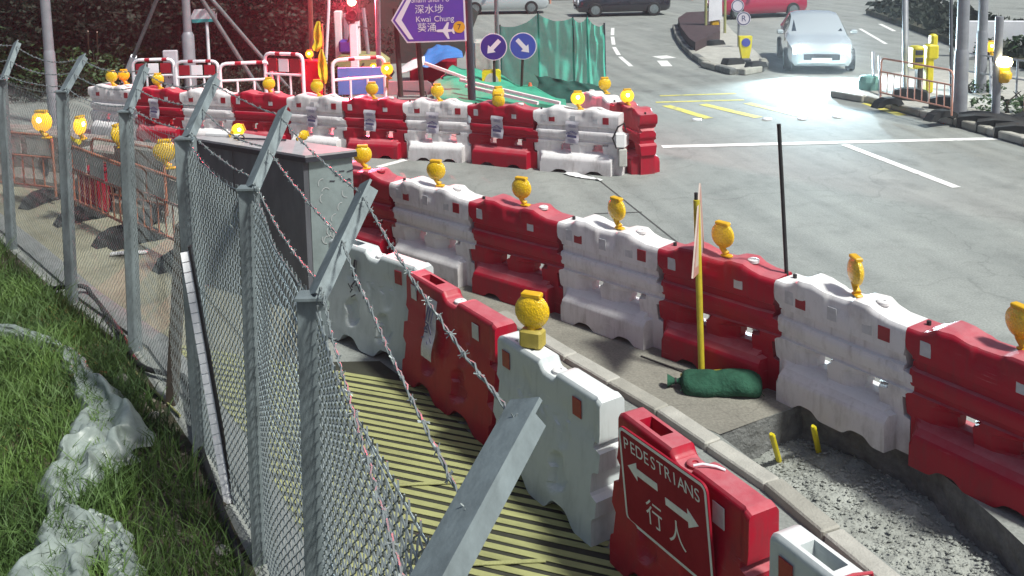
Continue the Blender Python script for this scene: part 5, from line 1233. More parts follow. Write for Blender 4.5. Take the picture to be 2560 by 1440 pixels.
# ------------------------------------------------------------------ direction sign
ds = thing('direction_sign', 'direction sign coloured violet for the red glow, with white chevron, place names, aeroplane and orange 7', 'road sign', (0, 0, 0)); YS = 19.6
S_ = 2400 / YS
def SP(u, v, dy=0.0):      # measured on the sign face: metres from its lower left corner
    return ((u - 1020) / S_, (105 - v) / S_)
lc = Vector((-2.134, 19.6, 1.623)); ds.location = (lc.x, lc.y, lc.z); ds.rotation_euler = (0, R(-1.0), R(-2))
poly = [SP(981, 48), SP(1018, 106), SP(1168, 106), SP(1168, -11), SP(1018, -11)]
q = MB(); q.prism(poly, 0, .03, RX); part('board', q, M['sign_white'], ds)
ctr2 = (sum(p[0] for p in poly) / 5, sum(p[1] for p in poly) / 5)
inn = [(ctr2[0] + (x - ctr2[0]) * .955, ctr2[1] + (y - ctr2[1]) * .94) for x, y in poly]
q = MB(); q.prism(inn, 0, .004, Matrix.Translation((0, -.030, 0)) @ RX); part('face', q, M['sign_red_glow'], ds)
def on_face(name, pts, m, off=.037):
    q = MB(); q.prism(pts, 0, .003, Matrix.Translation((0, -off, 0)) @ RX); return part(name, q, m, ds)
on_face('chevron', [SP(991, 48), SP(1024, 97), SP(1035, 97), SP(1007, 48), SP(1035, -4), SP(1024, -4)], M['sign_white'])
def sign_text(s, u, v, size, sx=1.0):
    x, z = SP(u, v); return lettering(ds, 'lettering', s, size, (x, -.042, z), M['sign_white'], sx)
sign_text('Sham', 1052, -1, .165, .86); sign_text('Shui', 1090, -1, .165, .86); sign_text('Po', 1120, -1, .165, .86); sign_text('深水埗', 1078, 24, .20); sign_text('Kwai', 1062, 48, .165, .95); sign_text('Chung', 1114, 48, .165, .95); sign_text('葵涌', 1070, 70, .20)
x, z = SP(1115, 78)
pln = [(-.19, 0), (-.15, .025), (-.04, .03), (.05, .17), (.09, .17), (.06, .03), (.14, .02), (.17, .07), (.20, .07), (.19, 0), (.20, -.07), (.17, -.07), (.14, -.02), (.06, -.03), (.09, -.17), (.05, -.17), (-.04, -.03), (-.15, -.025)]
on_face('aeroplane', [(x + a, z + b) for a, b in pln], M['sign_white'])
x, z = SP(1151, 70)
q = MB(); q.lathe([(.122, 0), (.122, .004)], 20, Matrix.Translation((x, -.037, z)) @ Matrix.Rotation(R(90), 4, 'X')); part('orange_disc', q, mat('orange_disc', (.62, .30, .02), .4), ds)
lettering(ds, 'numeral', '7', .16, (x, -.045, z), M['dark_ink'])
q = MB(); q.tube([Vector((-0.88, 19.75, 0.372)) - lc, Vector((-0.879, 19.75, 2.791)) - lc], .085, 10); part('post', q, M['dark_metal'], ds, smooth=50)
for (a, b) in ((Vector((-2.362, 19.75, 0.485)), Vector((-2.392, 19.75, 2.325))), (Vector((-1.912, 19.75, 0.477)), Vector((-1.954, 19.75, 1.819)))):
    q = MB(); q.tube([a - lc, b - lc], .055, 9); part('post', q, M['bark'], ds, smooth=50)
pole('grey_post', 'pale grey post behind the right edge of the direction sign', 'post', (-0.355, 22.616, 0.0), (-0.334, 21.6, 2.589), .05, M['steel_pole'])

# ------------------------------------------------------------------ tarpaulins, mauve board, netting
def sheet(name, label, cat, rows_, Y0, dY, m, th=.02, nu=14, nv=10, fold=.04, seed=1.0):
    """draped sheet between an upper and a lower outline, given as world points"""
    (ua, ub) = rows_
    def along(pts, u):
        f = u * (len(pts) - 1); i = min(int(f), len(pts) - 2); return Vector(pts[i]).lerp(Vector(pts[i + 1]), f - i)
    q = MB()
    def P(u, v):
        p = along(ua, u).lerp(along(ub, u), v); return p + Vector((0, fold * noise.noise(Vector((u * 7, v * 3, seed))), fold * .4 * noise.noise(Vector((u * 5, v * 5, seed + 3)))))
    q.grid(P, nu, nv); o = part(name, q, m, None, smooth=60); mod = o.modifiers.new('thickness', 'SOLIDIFY'); mod.thickness = th; return tag(o, label, cat)
sheet('blue_awning', 'blue tarpaulin awning under the direction sign', 'tarpaulin', ([(-2.168, 24.6, 0.879), (-1.907, 24.6, 0.978), (-1.591, 24.5, 0.973), (-1.282, 24.4, 0.824)], [(-2.29, 22.8, 0.686), (-2.003, 22.8, 0.652), (-1.633, 22.8, 0.857), (-1.173, 22.8, 0.887)]), 0, 0, M['blue_tarp'], fold=.10)
sheet('white_awning_edge', 'white sheet below the blue awning', 'sheet', ([(-2.719, 23.0, 0.598), (-2.422, 23.0, 0.788), (-2.11, 23.0, 0.879)], [(-2.676, 22.6, 0.52), (-2.387, 22.6, 0.611), (-2.079, 22.6, 0.739)]), 0, 0, M['white_paint'], fold=.03)
q = MB(); q.box((0, 0, .36), (.34, .3, .42), bev=.03); o = part('white_bin', q, M['white_gloss']); o.location = Vector((-1.745, 26.029, 0.0)); tag(o, 'white container beneath the blue awning', 'container')
q = MB(); q.box((0, 0, .28), (1.2, .7, .56), bev=.04); o = part('red_crate', q, M['sign_red']); o.location = (-2.07, 25.0, 0.0); tag(o, 'dark red crate beneath the blue awning', 'crate')
mb_ = Vector((-2.43, 21.916, 0.0)); q = MB(); q.prism([(-.62, .14), (.56, .14), (.60, .25), (.56, .38), (.46, .46), (-.60, .46), (-.62, .44)], -.03, .03, RX); o = part('mauve_board', q, M['pinkboard']); o.location = mb_ ; o.scale = (1, 1, 1); tag(o, 'plain mauve board with rounded corner behind the back row', 'board')
q = MB(); q.tube([(-.24, -.12, 0), (-.20, -.12, .26), (.42, -.12, .22), (.46, -.12, 0)], .022, 7); q.tube([(-.2, -.12, .12), (.44, -.12, .1)], .018, 6); o = part('tube_stand', q, M['dark_metal'], None, smooth=50); o.location = mb_; tag(o, 'black tube frame standing before the mauve board', 'frame')
q = MB(); q.tube([(0, 0, 0), (.02, 0, .6), (.12, 0, .66), (.34, 0, .64), (.42, 0, .5), (.42, 0, 0)], .03, 7); q.tube([(0, 0, .35), (.42, 0, .3)], .02, 6); o = part('dark_trolley_frame', q, M['dark_metal'], None, smooth=50); o.location = (-1.615, 21.516, 0.0); tag(o, 'dark tubular frame left of the dark sign post', 'frame')
# green covered heap with pale handrails
hp = thing('covered_heap', 'green tarpaulin covered heap sloping down to the right with pale rails', 'heap', (0, 0, 0)); q = MB()
hpts = [((-1.79, 21.6, 0.478), (-1.671, 20.0, 0.24)), ((-1.41, 22.2, 0.707), (-1.278, 19.8, 0.269)), ((-0.803, 22.2, 0.676), (-0.727, 19.6, 0.295)), ((-0.197, 21.8, 0.508), (-0.186, 19.4, 0.321)), ((0.426, 21.0, 0.377), (0.384, 19.2, 0.346)), ((1.097, 19.6, 0.344), (1.057, 18.9, 0.364))]
def P(u, v):
    f = u * (len(hpts) - 1); i = min(int(f), len(hpts) - 2); t = f - i; a = Vector(hpts[i][0]).lerp(Vector(hpts[i + 1][0]), t); b = Vector(hpts[i][1]).lerp(Vector(hpts[i + 1][1]), t)
    p = a.lerp(b, v); p.z = max(0.0, p.z) if v < 1 else 0; return p + Vector((0, .12 * noise.noise(Vector((u * 9, v * 4, 2))), .10 * noise.noise(Vector((u * 8, v * 5, 4))) * (1 - v)))
q.grid(P, 40, 10); part('tarpaulin', q, M['green_tarp'], hp, smooth=50)
def P(u, v):
    f = u * (len(hpts) - 1); i = min(int(f), len(hpts) - 2); t = f - i; a = Vector(hpts[i][0]).lerp(Vector(hpts[i + 1][0]), t)
    return Vector((a.x, a.y + .02 + 1.2 * v, max(0, a.z + .10 * noise.noise(Vector((u * 8, 0, 4)))) * (1 - v * v)))
q = MB(); q.grid(P, 40, 6); part('rear_fold', q, M['green_tarp'], hp, smooth=50)
for (a, b) in (((-1.931, 21.0, 0.995), (-1.01, 20.6, 0.7)), ((-1.13, 20.4, 0.698), (0.933, 18.8, 0.441)), ((-0.99, 20.1, 0.613), (0.498, 18.9, 0.431))):
    q = MB(); q.beam(Vector(a), Vector(b), .06, .06); part('rail', q, M['white_paint'], hp)
# green safety net on posts
nt_posts = [((-0.291, 24.0, 1.483), 1), ((0.635, 22.8, 1.871), 1), ((1.424, 22.2, 1.815), 1), ((1.743, 22.0, 1.845), 1), ((2.118, 21.8, 1.691), 1)]
net = thing('safety_net', 'green safety netting stretched between thin posts beside the road', 'netting', (0, 0, 0))
for (p, _) in nt_posts:
    q = MB(); q.tube([(p[0] + .02, p[1] + .03, 0), (p[0], p[1] + .03, p[2] + .04)], .022, 7); part('post', q, M['dark_metal'], net, smooth=50)
for i, ((a, _), (b, _)) in enumerate(zip(nt_posts, nt_posts[1:])):
    A, B = Vector(a), Vector(b); q = MB(); sg = (.18, .16, .16, .16)[i]
    def P(u, v, A=A, B=B, sg=sg, i=i):
        p = A.lerp(B, u); zt = p.z - sg * 4 * u * (1 - u) * .8; z = zt * (1 - v) + .02
        return Vector((p.x, p.y - .35 * v * v - .05 * math.sin(u * 9 + i * 2.3 + 2 * noise.noise(Vector((u * 3, i, 5)))) * v - .16 * noise.noise(Vector((u * 5 + i * 3, v * 3, 3))), z))
    q.grid(P, 18, 14); part('net_bay', q, M['green_net'], net, smooth=60)
q = MB(); 
def P(u, v):
    a = Vector((0.503, 22.2, 0.528)).lerp(Vector((1.988, 21.6, 0.313)), u); return Vector((a.x + .1 * math.sin(v * 5), a.y - .7 * v + .15 * noise.noise(Vector((u * 6, v * 4, 9))), max(.01, a.z * (1 - v) * (1 + .25 * noise.noise(Vector((u * 5, v * 3, 1)))))))
q.grid(P, 24, 10); tag(part('bunched_net', q, mat('dark_green_net', (.012, .075, .06), .85, var=.5, scale=4), None, smooth=60), 'dark bunched green netting heaped at the foot of the safety net', 'netting')
q = MB(); q.box((0, 0, .55), (.55, .5, 1.1), bev=.06); o = part('grey_cover', q, M['panel_grey']); o.location = (-0.719, 24.497, 0.0); tag(o, 'grey covered unit behind the keep left sign', 'cover')

# ------------------------------------------------------------------ round blue arrow signs
def arrow_sign(label, u, base, cz_, cxw, ang, blue, rr_=.305):
    t = thing('arrow_sign', label, 'road sign', base, R(-4)); bx_ = Vector(base)
    q = MB(); q.tube([(0, .04, 0), (cxw[0] - bx_.x, .04, cz_)], .03, 8); part('post', q, M['bark'], t, smooth=50)
    mx = Matrix.Translation((cxw[0] - bx_.x, 0, cz_)) @ Matrix.Rotation(R(90), 4, 'X')
    q = MB(); q.lathe([(rr_, -.008), (rr_, .008)], 36, mx); part('disc', q, M['sign_white'], t)
    q = MB(); q.lathe([(rr_ * .935, .008), (rr_ * .935, .012)], 36, mx); part('blue_face', q, blue, t)
    q = MB(); k = rr_ / .305; q.prism([(x * k, y * k) for x, y in arrow(.40, .048, .115, .15)], .012, .015, mx @ Matrix.Rotation(R(ang), 4, 'Z')); part('arrow', q, M['sign_white'], t); return t
c1_ = (-0.412, 19.0, 1.306); c2_ = (0.249, 19.4, 1.297)
arrow_sign('round blue sign with a white arrow pointing down left', 1229, (-0.4, 21.184, 0.0), c1_[2], c1_, 46, mat('deep_blue_sign', (.03, .02, .21), .35, var=.1))
arrow_sign('round blue sign with a white arrow pointing down right', 1311, (0.175, 21.324, 0.0), c2_[2], c2_, 132, mat('bright_blue_sign', (.035, .07, .36), .35, var=.1))
yb = Vector((-0.472, 21.192, 0.0)); t = thing('yellow_bollard', 'yellow bollard with pale oval face below the down-left arrow sign', 'bollard', yb)
q = MB(); q.prism(rrect(.42, .62, .06), -.1, .1, Matrix.Translation((0, .15, .46)) @ RX); part('shell', q, M['yellow_bright'], t)
q = MB(); q.lathe([(.165, 0), (.165, .02)], 20, Matrix.Translation((0, .05, .47)) @ Matrix.Rotation(R(90), 4, 'X') @ Matrix.Scale(1.45, 4, (0, 1, 0))); part('face', q, M['panel_grey'], t)
q = MB(); q.box((0, .15, .08), (.44, .3, .16), bev=.03); part('base', q, M['black'], t)
cn = thing('traffic_cone', 'small orange traffic cone behind the red barrier', 'cone', (0.386, 21.101, 0.0)); q = MB(); q.lathe([(.15, .03), (.05, .42), (.03, .5)], 14); part('body', q, M['cone'], cn, smooth=40)
q = MB(); q.box((0, 0, .015), (.38, .38, .03), bev=.01); part('base', q, M['cone'], cn)

# ------------------------------------------------------------------ cars
def car_mesh_parts():
    """saloon/hatch body lofted along x (front at -x), 4.2 m long, 1.7 m wide, wheels on the ground"""
    st = [(-2.10, .62, .30, .55, .56, .5), (-2.02, .74, .22, .66, .68, .6), (-1.70, .82, .20, .76, .80, .66), (-1.10, .85, .20, .82, .90, .70), (-.80, .85, .20, .86, .98, .72), (-.15, .85, .20, .90, 1.38, .60), (.40, .85, .20, .92, 1.46, .58), (1.0, .85, .20, .93, 1.42, .56), (1.55, .84, .20, .93, 1.22, .56), (1.85, .82, .22, .92, 1.02, .60), (2.02, .76, .28, .86, .92, .60), (2.10, .66, .36, .70, .72, .55)]
    q = MB(); ring = []
    for (x, hw, zb, zm, zt, tw) in st:
        ring.append([(x, -hw * .9, zb), (x, -hw, zb + .12), (x, -hw, (zb + zm) / 2), (x, -hw * .97, zm), (x, -tw - .03, lerp(zm, zt, .9)), (x, -tw * .75, zt), (x, 0, zt + .015), (x, tw * .75, zt), (x, tw + .03, lerp(zm, zt, .9)), (x, hw * .97, zm), (x, hw, (zb + zm) / 2), (x, hw, zb + .12), (x, hw * .9, zb)])
    n = len(ring[0]); vs = [p for r_ in ring for p in r_]; fs = []
    for i in range(len(ring) - 1):
        for k in range(n): fs.append((i * n + k, i * n + (k + 1) % n, (i + 1) * n + (k + 1) % n, (i + 1) * n + k))
    fs += [tuple(range(n)), tuple(reversed(range((len(ring) - 1) * n, len(ring) * n)))]
    q.add(vs, fs); return q, ring
def car(loc, rz, label, paint, lit=False, tail=False):
    t = thing('car', label, 'car', loc, rz, 'cars on the far road'); q, ring = car_mesh_parts(); part('body', q, M[paint], t, smooth=38)
    def panel(i, j, k0, k1, name, out):
        a, b, c, d = Vector(ring[i][k0]), Vector(ring[j][k0]), Vector(ring[j][k1]), Vector(ring[i][k1]); m_ = (a + b + c + d) / 4; nrm = (b - a).cross(d - a).normalized()
        if nrm.dot(m_ - Vector((0, 0, .6))) < 0: nrm = -nrm
        q = MB(); v = [m_ + (p - m_) * .88 + nrm * out for p in (a, b, c, d)]; q.add(v, [(0, 1, 2, 3)]); return part(name, q, M['glass'], t)
    panel(4, 5, 4, 8, 'windscreen', .012); panel(8, 9, 4, 8, 'rear_window', .012)
    for k0, k1 in ((3, 4), (8, 9)):
        for (i, j) in ((5, 6), (6, 7), (7, 8)): panel(i, j, k0, k1, 'side_window', .006)
    for x in (-1.32, 1.30):
        for y in (-.80, .80):
            mx = Matrix.Translation((x, y, .31)) @ Matrix.Rotation(R(90), 4, 'X')
            q = MB(); q.lathe([(.2, -.10), (.29, -.10), (.31, -.06), (.31, .06), (.29, .10), (.2, .10)], 20, mx); w = part('wheel', q, M['black'], t, smooth=40)
            q = MB(); q.lathe([(.04, -.11), (.2, -.104), (.2, .104), (.04, .11)], 12, mx); part('rim', q, M['metal'], w)
    for y in (-.56, .56):
        q = MB(); q.lathe([(.14, .0), (.13, .04), (.06, .06)], 12, Matrix.Translation((-2.03, y, .62)) @ Matrix.Rotation(R(-90), 4, 'Y')); part('headlight', q, M['headlight'] if lit else M['white_gloss'], t)
        q = MB(); q.box((2.06, y * 1.1, .78), (.06, .22, .14), bev=.02); part('tail_lamp', q, M['lamp_pink'] if tail else M['reflect_red'], t)
        q = MB(); q.box((-.72, y * 1.72, .98), (.14, .18, .12), bev=.03); part('mirror', q, M[paint], t)
    q = MB(); q.box((-2.10, 0, .46), (.04, .9, .16), bev=.01); part('grille', q, M['black'], t)
    q = MB(); q.box((-2.13, 0, .38), (.02, .5, .12)); part('number_plate', q, M['white_gloss'], t)
    return t
cp_ = Vector((8.101, 24.686, 0.0)); cy = Vector((8.358, 25.983, 0.0)); hc = car((cp_.x + .35, cp_.y + 2.0, 0), R(78), 'pale car with blazing headlights driving towards the camera', 'car_silver', lit=True)
for s in (-.56, .56):
    ld = bpy.data.lights.new('headlight_beam', 'SPOT'); ld.energy = 1400; ld.color = (.68, .90, 1.0); ld.spot_size = R(115); ld.spot_blend = .9; ld.shadow_soft_size = .08
    lo = bpy.data.objects.new('headlight_beam', ld); C.objects.link(lo); lo.parent = hc; lo.location = (-2.22, s, .66); lo.rotation_euler = (0, R(82), 0)
car(tuple(Vector((4.977, 42.29, 0.0)) + Vector((0, 1.0, 0))), R(4), 'dark car crossing the far road at the top of the picture', 'car_dark', tail=True)
car(tuple(Vector((10.211, 40.586, 0.0)) + Vector((.3, .6, 0))), R(15), 'dark red car beyond the traffic island', 'car_red', tail=True)
car(tuple(Vector((-0.063, 44.641, 0.0)) + Vector((-.3, .8, 0))), R(0), 'pale car at the top behind the safety net', 'car_silver', tail=True)

# ------------------------------------------------------------------ traffic island
def slab(name, pts, h, m, bev=.03):
    pts = [xy(p) for p in pts]; q = MB(); n = len(pts); tri = tessellate_polygon([[Vector((x, y, 0)) for x, y in pts]])
    q.add([(x, y, h) for x, y in pts] + [(x, y, -.02) for x, y in pts], [tuple(t) for t in tri] + [(i, (i + 1) % n, n + (i + 1) % n, n + i) for i in range(n)]); return struct(name, q, m)
isl = [(6.299, 36.782, 0.0), (5.848, 33.65, 0.0), (5.544, 30.564, 0.0), (5.398, 28.063, 0.0), (5.422, 26.069, 0.0), (5.705, 25.138, 0.0), (6.164, 24.936, 0.0), (6.598, 25.312, 0.0), (6.913, 26.023, 0.0), (7.145, 27.206, 0.0), (7.422, 29.455, 0.0), (7.668, 31.766, 0.0), (7.985, 34.595, 0.0), (8.469, 37.946, 0.0), (9.132, 41.394, 0.0), (8.293, 41.186, 0.0), (7.174, 39.571, 0.0)]
slab('traffic_island', isl, .13, M['concrete_pale'])
def kerb_line(name, label, pts, m, step=.9, h=.16, w=.16, alt=None):
    t = thing(name, label, 'kerb'); cum = [0]
    for a, b in zip(pts, pts[1:]): cum.append(cum[-1] + math.hypot(b[0] - a[0], b[1] - a[1]))
    s = 0; me = None
    while s + step <= cum[-1]:
        p, ang = at_len(pts, cum, s + step / 2)
        if me is None: q = MB(); q.box((0, 0, h / 2), (step * .985, w, h), bev=.02); me = q.mesh('kerb_stone')
        link('kerb_stone', me, M[m] if (alt is None or int(s / step) % 2) else M[alt], t, loc=(p.x, p.y, .003), rz=ang); s += step
    return t
kerb_line('kerb', 'curved kerb round the tip of the traffic island', isl[:10], 'concrete', .8, .17, .2, 'concrete_dark')
pl_base = [(6.404, 36.762, 0.0), (5.893, 33.263, 0.0), (5.557, 29.941, 0.0), (5.534, 28.775, 0.0), (6.96, 31.883, 0.0), (7.595, 34.802, 0.0), (8.516, 39.652, 0.0), (7.176, 39.219, 0.0)]
pb_ = [xy(p) for p in pl_base]; cxp = sum(p[0] for p in pb_) / 8; cyp = sum(p[1] for p in pb_) / 8
q = MB(); q.prism([(x - cxp, y - cyp) for x, y in pb_], .11, .42); o = part('planter', q, M['brick_red']); o.location = (cxp, cyp, 0); tag(o, 'low maroon planter bed on the traffic island', 'planter')
fr_ = thing('island_board', 'pale upright board in a yellow frame on the traffic island', 'board', (7.207, 33.801, 0.0)); fb = Vector((7.207, 33.801, 0.0)); k = fb.y / 2400
for dx in (-24, 24):
    q = MB(); q.tube([(dx * k, 0, .1), (dx * k, 0, 2.0)], .05, 7); part('leg', q, M['yellow'], fr_, smooth=50)
q = MB(); q.prism([(-17 * k, .55), (17 * k, .62), (15 * k, 2.0), (-15 * k, 2.0)], -.03, .03, RX); part('board', q, M['white_gloss'], fr_)
q = MB(); q.box((0, .1, .4), (.3, .2, .35), bev=.05); part('amber_box', q, M['amber_body'], fr_)
ps = thing('parking_sign', 'pair of small round signs on a thin post on the traffic island', 'road sign', (7.062, 29.71, 0.0)); pb2 = Vector((7.062, 29.71, 0.0)); k = pb2.y / 2400
q = MB(); q.tube([(0, 0, .1), (0, 0, 1.75)], .035, 8); part('post', q, M['steel_pole'], ps, smooth=50)
for (dx, dz, r_, ch) in ((.14, 1.02, .22, 'R'), (-.05, 1.42, .2, '')):
    mx = Matrix.Translation((dx, -.05, dz)) @ Matrix.Rotation(R(90), 4, 'X')
    q = MB(); q.lathe([(r_, -.01), (r_, .01)], 24, mx); part('disc', q, M['sign_white'], ps)
    q = MB(); vs = []
    for a in range(24):
        for rr_ in (r_ * .78, r_ * .92): vs.append((dx + rr_ * math.cos(a * math.pi / 12), -.064, dz + rr_ * math.sin(a * math.pi / 12)))
    q.add(vs, [(2 * a, 2 * a + 1, (2 * a + 3) % 48, (2 * a + 2) % 48) for a in range(24)]); part('ring', q, M['ink'], ps)
    if ch: lettering(ps, 'letter', ch, .26, (dx, -.066, dz), M['ink'])
yb2 = thing('island_bollard', 'yellow bollard with a blue arrow disc at the tip of the traffic island', 'bollard', (6.457, 26.399, 0.0)); k = Vector((6.457, 26.399, 0.0)).y / 2400
q = MB(); q.prism([(-.09, .2), (.09, .2), (.16, .55), (.18, .85), (-.18, .85), (-.16, .55)], -.1, .1, RX); part('shell', q, M['yellow_bright'], yb2)
q = MB(); q.lathe([(.12, 0), (.12, .015)], 18, Matrix.Translation((0, -.1, .68)) @ Matrix.Rotation(R(90), 4, 'X')); part('blue_disc', q, M['sign_blue'], yb2)
q = MB(); q.box((0, 0, .16), (.3, .3, .16), bev=.04); part('base', q, M['dark_metal'], yb2)
for (p, s, lab) in (((6.204, 31.579, 0.13), .5, 'black rubber mat left on the traffic island'), ((6.41, 30.417, 0.13), .8, 'black tray lying on the pale end of the island'), ((6.032, 26.006, 0.13), .6, 'dark weight beside the island bollard'), ((6.492, 25.321, 0.13), .55, 'dark weight right of the island bollard')):
    q = MB(); q.prism([(-s / 2, 0), (s / 2, 0), (s * .38, .14), (-s * .38, .16)], -.15, .15, RX); o = part('rubber_weight', q, M['black']); o.location = p; o.rotation_euler = (0, 0, .4); tag(o, lab, 'weight')

# ------------------------------------------------------------------ right-hand pavement and its furniture
pave = [(7.208, 21.383, 0.0), (7.862, 20.258, 0.0), (8.175, 18.974, 0.0), (8.545, 17.719, 0.0), (8.86, 16.329, 0.0), (9.221, 14.655, 0.0), (11.763, 17.134, 0.0), (13.263, 21.233, 0.0), (12.353, 22.898, 0.0), (11.639, 23.823, 0.0), (10.761, 24.344, 0.0), (9.145, 23.872, 0.0), (7.837, 22.419, 0.0)]
slab('side_pavement', pave, .12, M['concrete_pale'])
kerb_line('kerb', 'pale kerb along the pavement on the right', [xy(p) for p in pave[:6]], 'concrete_pale', .9, .15, .17, 'concrete')
verge = [(15.291, 41.236, 0.0), (14.62, 35.209, 0.0), (13.775, 29.273, 0.0), (13.489, 26.727, 0.0), (13.398, 23.733, 0.0), (14.606, 23.58, 0.0), (16.902, 30.027, 0.0), (17.585, 34.939, 0.0), (18.659, 40.49, 0.0), (18.95, 45.263, 0.0)]
vb = [xy(p) for p in verge]
slab('grass_verge', verge, .2, M['bank'])
q = MB(); rr = random.Random(9); cnt = 0
while cnt < 2600:
    x = rr.uniform(min(p[0] for p in vb), max(p[0] for p in vb)); y = rr.uniform(min(p[1] for p in vb), max(p[1] for p in vb))
    if not inside(x, y, vb): continue
    s = rr.uniform(.08, .2); a = Vector((rr.uniform(-1, 1), rr.uniform(-1, 1), rr.uniform(-.2, 1))).normalized(); b = a.cross(Vector((rr.uniform(-1, 1), 1, .2))).normalized(); p = Vector((x, y, .2 + rr.uniform(0, .35)))
    q.add([p - a * s, p + b * s * .5, p + a * s, p - b * s * .5], [(0, 1, 2, 3)]); cnt += 1
o = part('hedge_foliage', q, M['leaf_dark'], kind='stuff'); tag(o, 'dark low hedge planting on the verge beyond the side road', 'hedge', kind='stuff')
for (u_, lab, sd, mm) in ((0, 'clump of shrubs at the right edge below the pale wall', 3, 'leaf'), (1, 'small shrub behind the black weights at the right edge', 4, 'leaf'), (2, 'weedy tuft at the foot of the thick right lamp post', 5, 'leaf')):
    p = ((14.17, 26.63, 0.0), (9.919, 18.553, 0.12), (10.312, 20.861, 0.12))[u_]; bush(p, (1.8, 1.0, .7)[u_], (.8, .5, .35)[u_], lab, 90 + sd, mm, (500, 320, 220)[u_], (.09, .06, .05)[u_], .6)['group'] = 'shrubs on the right'
wl_ = Vector((13.859, 24.938, 0.0)); q = MB(); q.box((0, 0, .52), (3.6, .2, 1.04), bev=.01); o = part('white_hoarding', q, M['white_gloss']); o.location = (wl_.x + .9, wl_.y + 2.2, 0); o.rotation_euler = (0, 0, R(-12)); tag(o, 'pale bright hoarding wall at the upper right edge', 'wall')
barricade((7.634, 19.672, 0.12), (8.26, 17.797, 0.12), 'pale orange rail barricade on the right pavement', M['orange_pale'], H=.98, fill=False, group=None)
barricade((9.664, 17.853, 0.12), (9.779, 16.249, 0.12), 'pale orange rail barricade cut by the right edge', M['orange_pale'], H=.9, fill=False, group=None)
lamp_post('thick pale lamp post on the right pavement behind the orange barricade', (8.785, 18.584, 0.12), .135, 1.2, .115, arm=(-.6, .8))
lamp_post('grey lamp post right of the thick pale one', (10.295, 20.863, 0.12), .12, 1.3, .10, arm=(-.6, .8))
pole('black_post', 'slim black post against the thick pale lamp post', 'post', (9.048, 19.522, 0.12), (9.458, 20.6, 2.375), .035, M['dark_metal'])
pole('grey_post', 'slim grey post behind the yellow crossing unit', 'post', (8.898, 21.456, 0.12), (9.291, 22.6, 2.253), .07, M['steel_pole'])
for (a, b, lab) in (((8.2, 21.482, 0.12), (8.584, 22.6, 0.822), 'first thin post of the right pavement rail'), ((8.037, 20.701, 0.12), (8.421, 21.8, 0.834), 'second thin post of the right pavement rail')): pole('rail_post', lab, 'post', a, b, .035, M['steel_pole'], 'thin posts on the right pavement')
bc = thing('beacon_post', 'grey post with a glowing amber beacon on the right pavement', 'beacon', (9.145, 17.904, 0.12)); bb = Vector((9.145, 17.904, 0.12)); zt_ = 1.068
q = MB(); q.tube([(0, 0, 0), (0, 0, zt_ + .9)], .075, 12); part('post', q, M['steel_pole'], bc, smooth=50)
q = MB(); q.lathe([(.05, -.10), (.12, -.07), (.145, 0), (.12, .07), (.04, .10)], 18, Matrix.Translation((.06, -.13, zt_ + .06))); part('beacon', q, M['white_hot'], bc, smooth=50)
q = MB(); q.lathe([(.10, -.10), (.11, 0), (.07, .05)], 14, Matrix.Translation((.10, -.13, zt_ - .16))); part('amber_collar', q, M['amber'], bc, smooth=50)
q = MB(); q.box((.1, -.06, zt_ - .1), (.2, .1, .5), bev=.03); part('bracket', q, M['amber_body'], bc)
lamp(tuple(Vector((10.51, 20.9, 0.929))), 0, 'smaller glowing amber lamp above the beacon on the right', lit=True, s=1.1, group=None)
q = MB(); q.tube([(10.1, 19.975, 0.12), (10.51, 20.9, 0.911)], .03, 7); tag(part('lamp_stand', q, M['steel_pole'], None), 'thin stand under the smaller glowing lamp on the right', 'stand')
yc_ = thing('crossing_unit', 'bright yellow crossing signal unit behind the orange barricade', 'signal box', (9.084, 21.001, 0.12)); k = Vector((9.084, 21.001, 0.12)).y / 2400
q = MB(); q.box((-.16, 0, .80), (.26, .3, .5), bev=.04); part('left_case', q, M['yellow_bright'], yc_)
q = MB(); q.box((.16, 0, .92), (.26, .26, .34), bev=.04); part('right_case', q, M['yellow_bright'], yc_)
q = MB(); q.box((.20, 0, 1.18), (.15, .2, .26), bev=.04); part('head', q, M['yellow_bright'], yc_)
q = MB(); q.box((.12, 0, .40), (.16, .2, .8), bev=.03); part('pedestal', q, M['yellow_bright'], yc_)
q = MB(); q.box((-.10, -.02, .32), (.12, .2, .64), bev=.03); part('dark_pedestal', q, M['brown'], yc_)
for dz in (.92, .76):
    q = MB(); q.box((-.16, -.155, dz), (.17, .03, .11), bev=.008); part('window', q, M['dark_ink'], yc_)
q = MB(); q.lathe([(.22, 0), (.24, .3), (.2, .42), (.05, .45)], 14); o = part('teal_drum', q, mat('faded_teal', (.16, .33, .30), .7, var=.3)); o.location = (8.121, 21.601, 0.0); tag(o, 'faded teal drum at the corner of the right pavement', 'drum')
for k, (p, s, lab) in enumerate((((8.932, 17.831, 0.0), 1.0, 'black rubber weight block nearest the beacon post'), ((9.086, 17.379, 0.0), 1.0, 'middle black rubber weight block by the right edge'), ((9.209, 16.851, 0.0), 1.1, 'black rubber weight block cut by the right edge'), ((8.458, 20.154, 0.12), .7, 'black barricade foot on the right pavement edge'), ((8.728, 19.105, 0.12), .6, 'small black foot below the thick right lamp post'))):
    q = MB(); q.prism([(-s / 2, 0), (s / 2, 0), (s * .48, .2), (s * .2, .26), (-s * .2, .26), (-s * .48, .2)], -.28 if k < 3 else -.12, .28 if k < 3 else .12, RX); o = part('rubber_weight', q, M['black']); o.location = p; o.rotation_euler = (0, 0, R(-28)); tag(o, lab, 'weight', 'black weights on the right')
rl = thing('guard_rail', 'thin grey guard rail behind the lamp posts on the right', 'railing', (0, 0, 0)); ra = Vector((10.061, 21.211, 0.12)); rb_ = Vector((10.947, 19.05, 0.12))
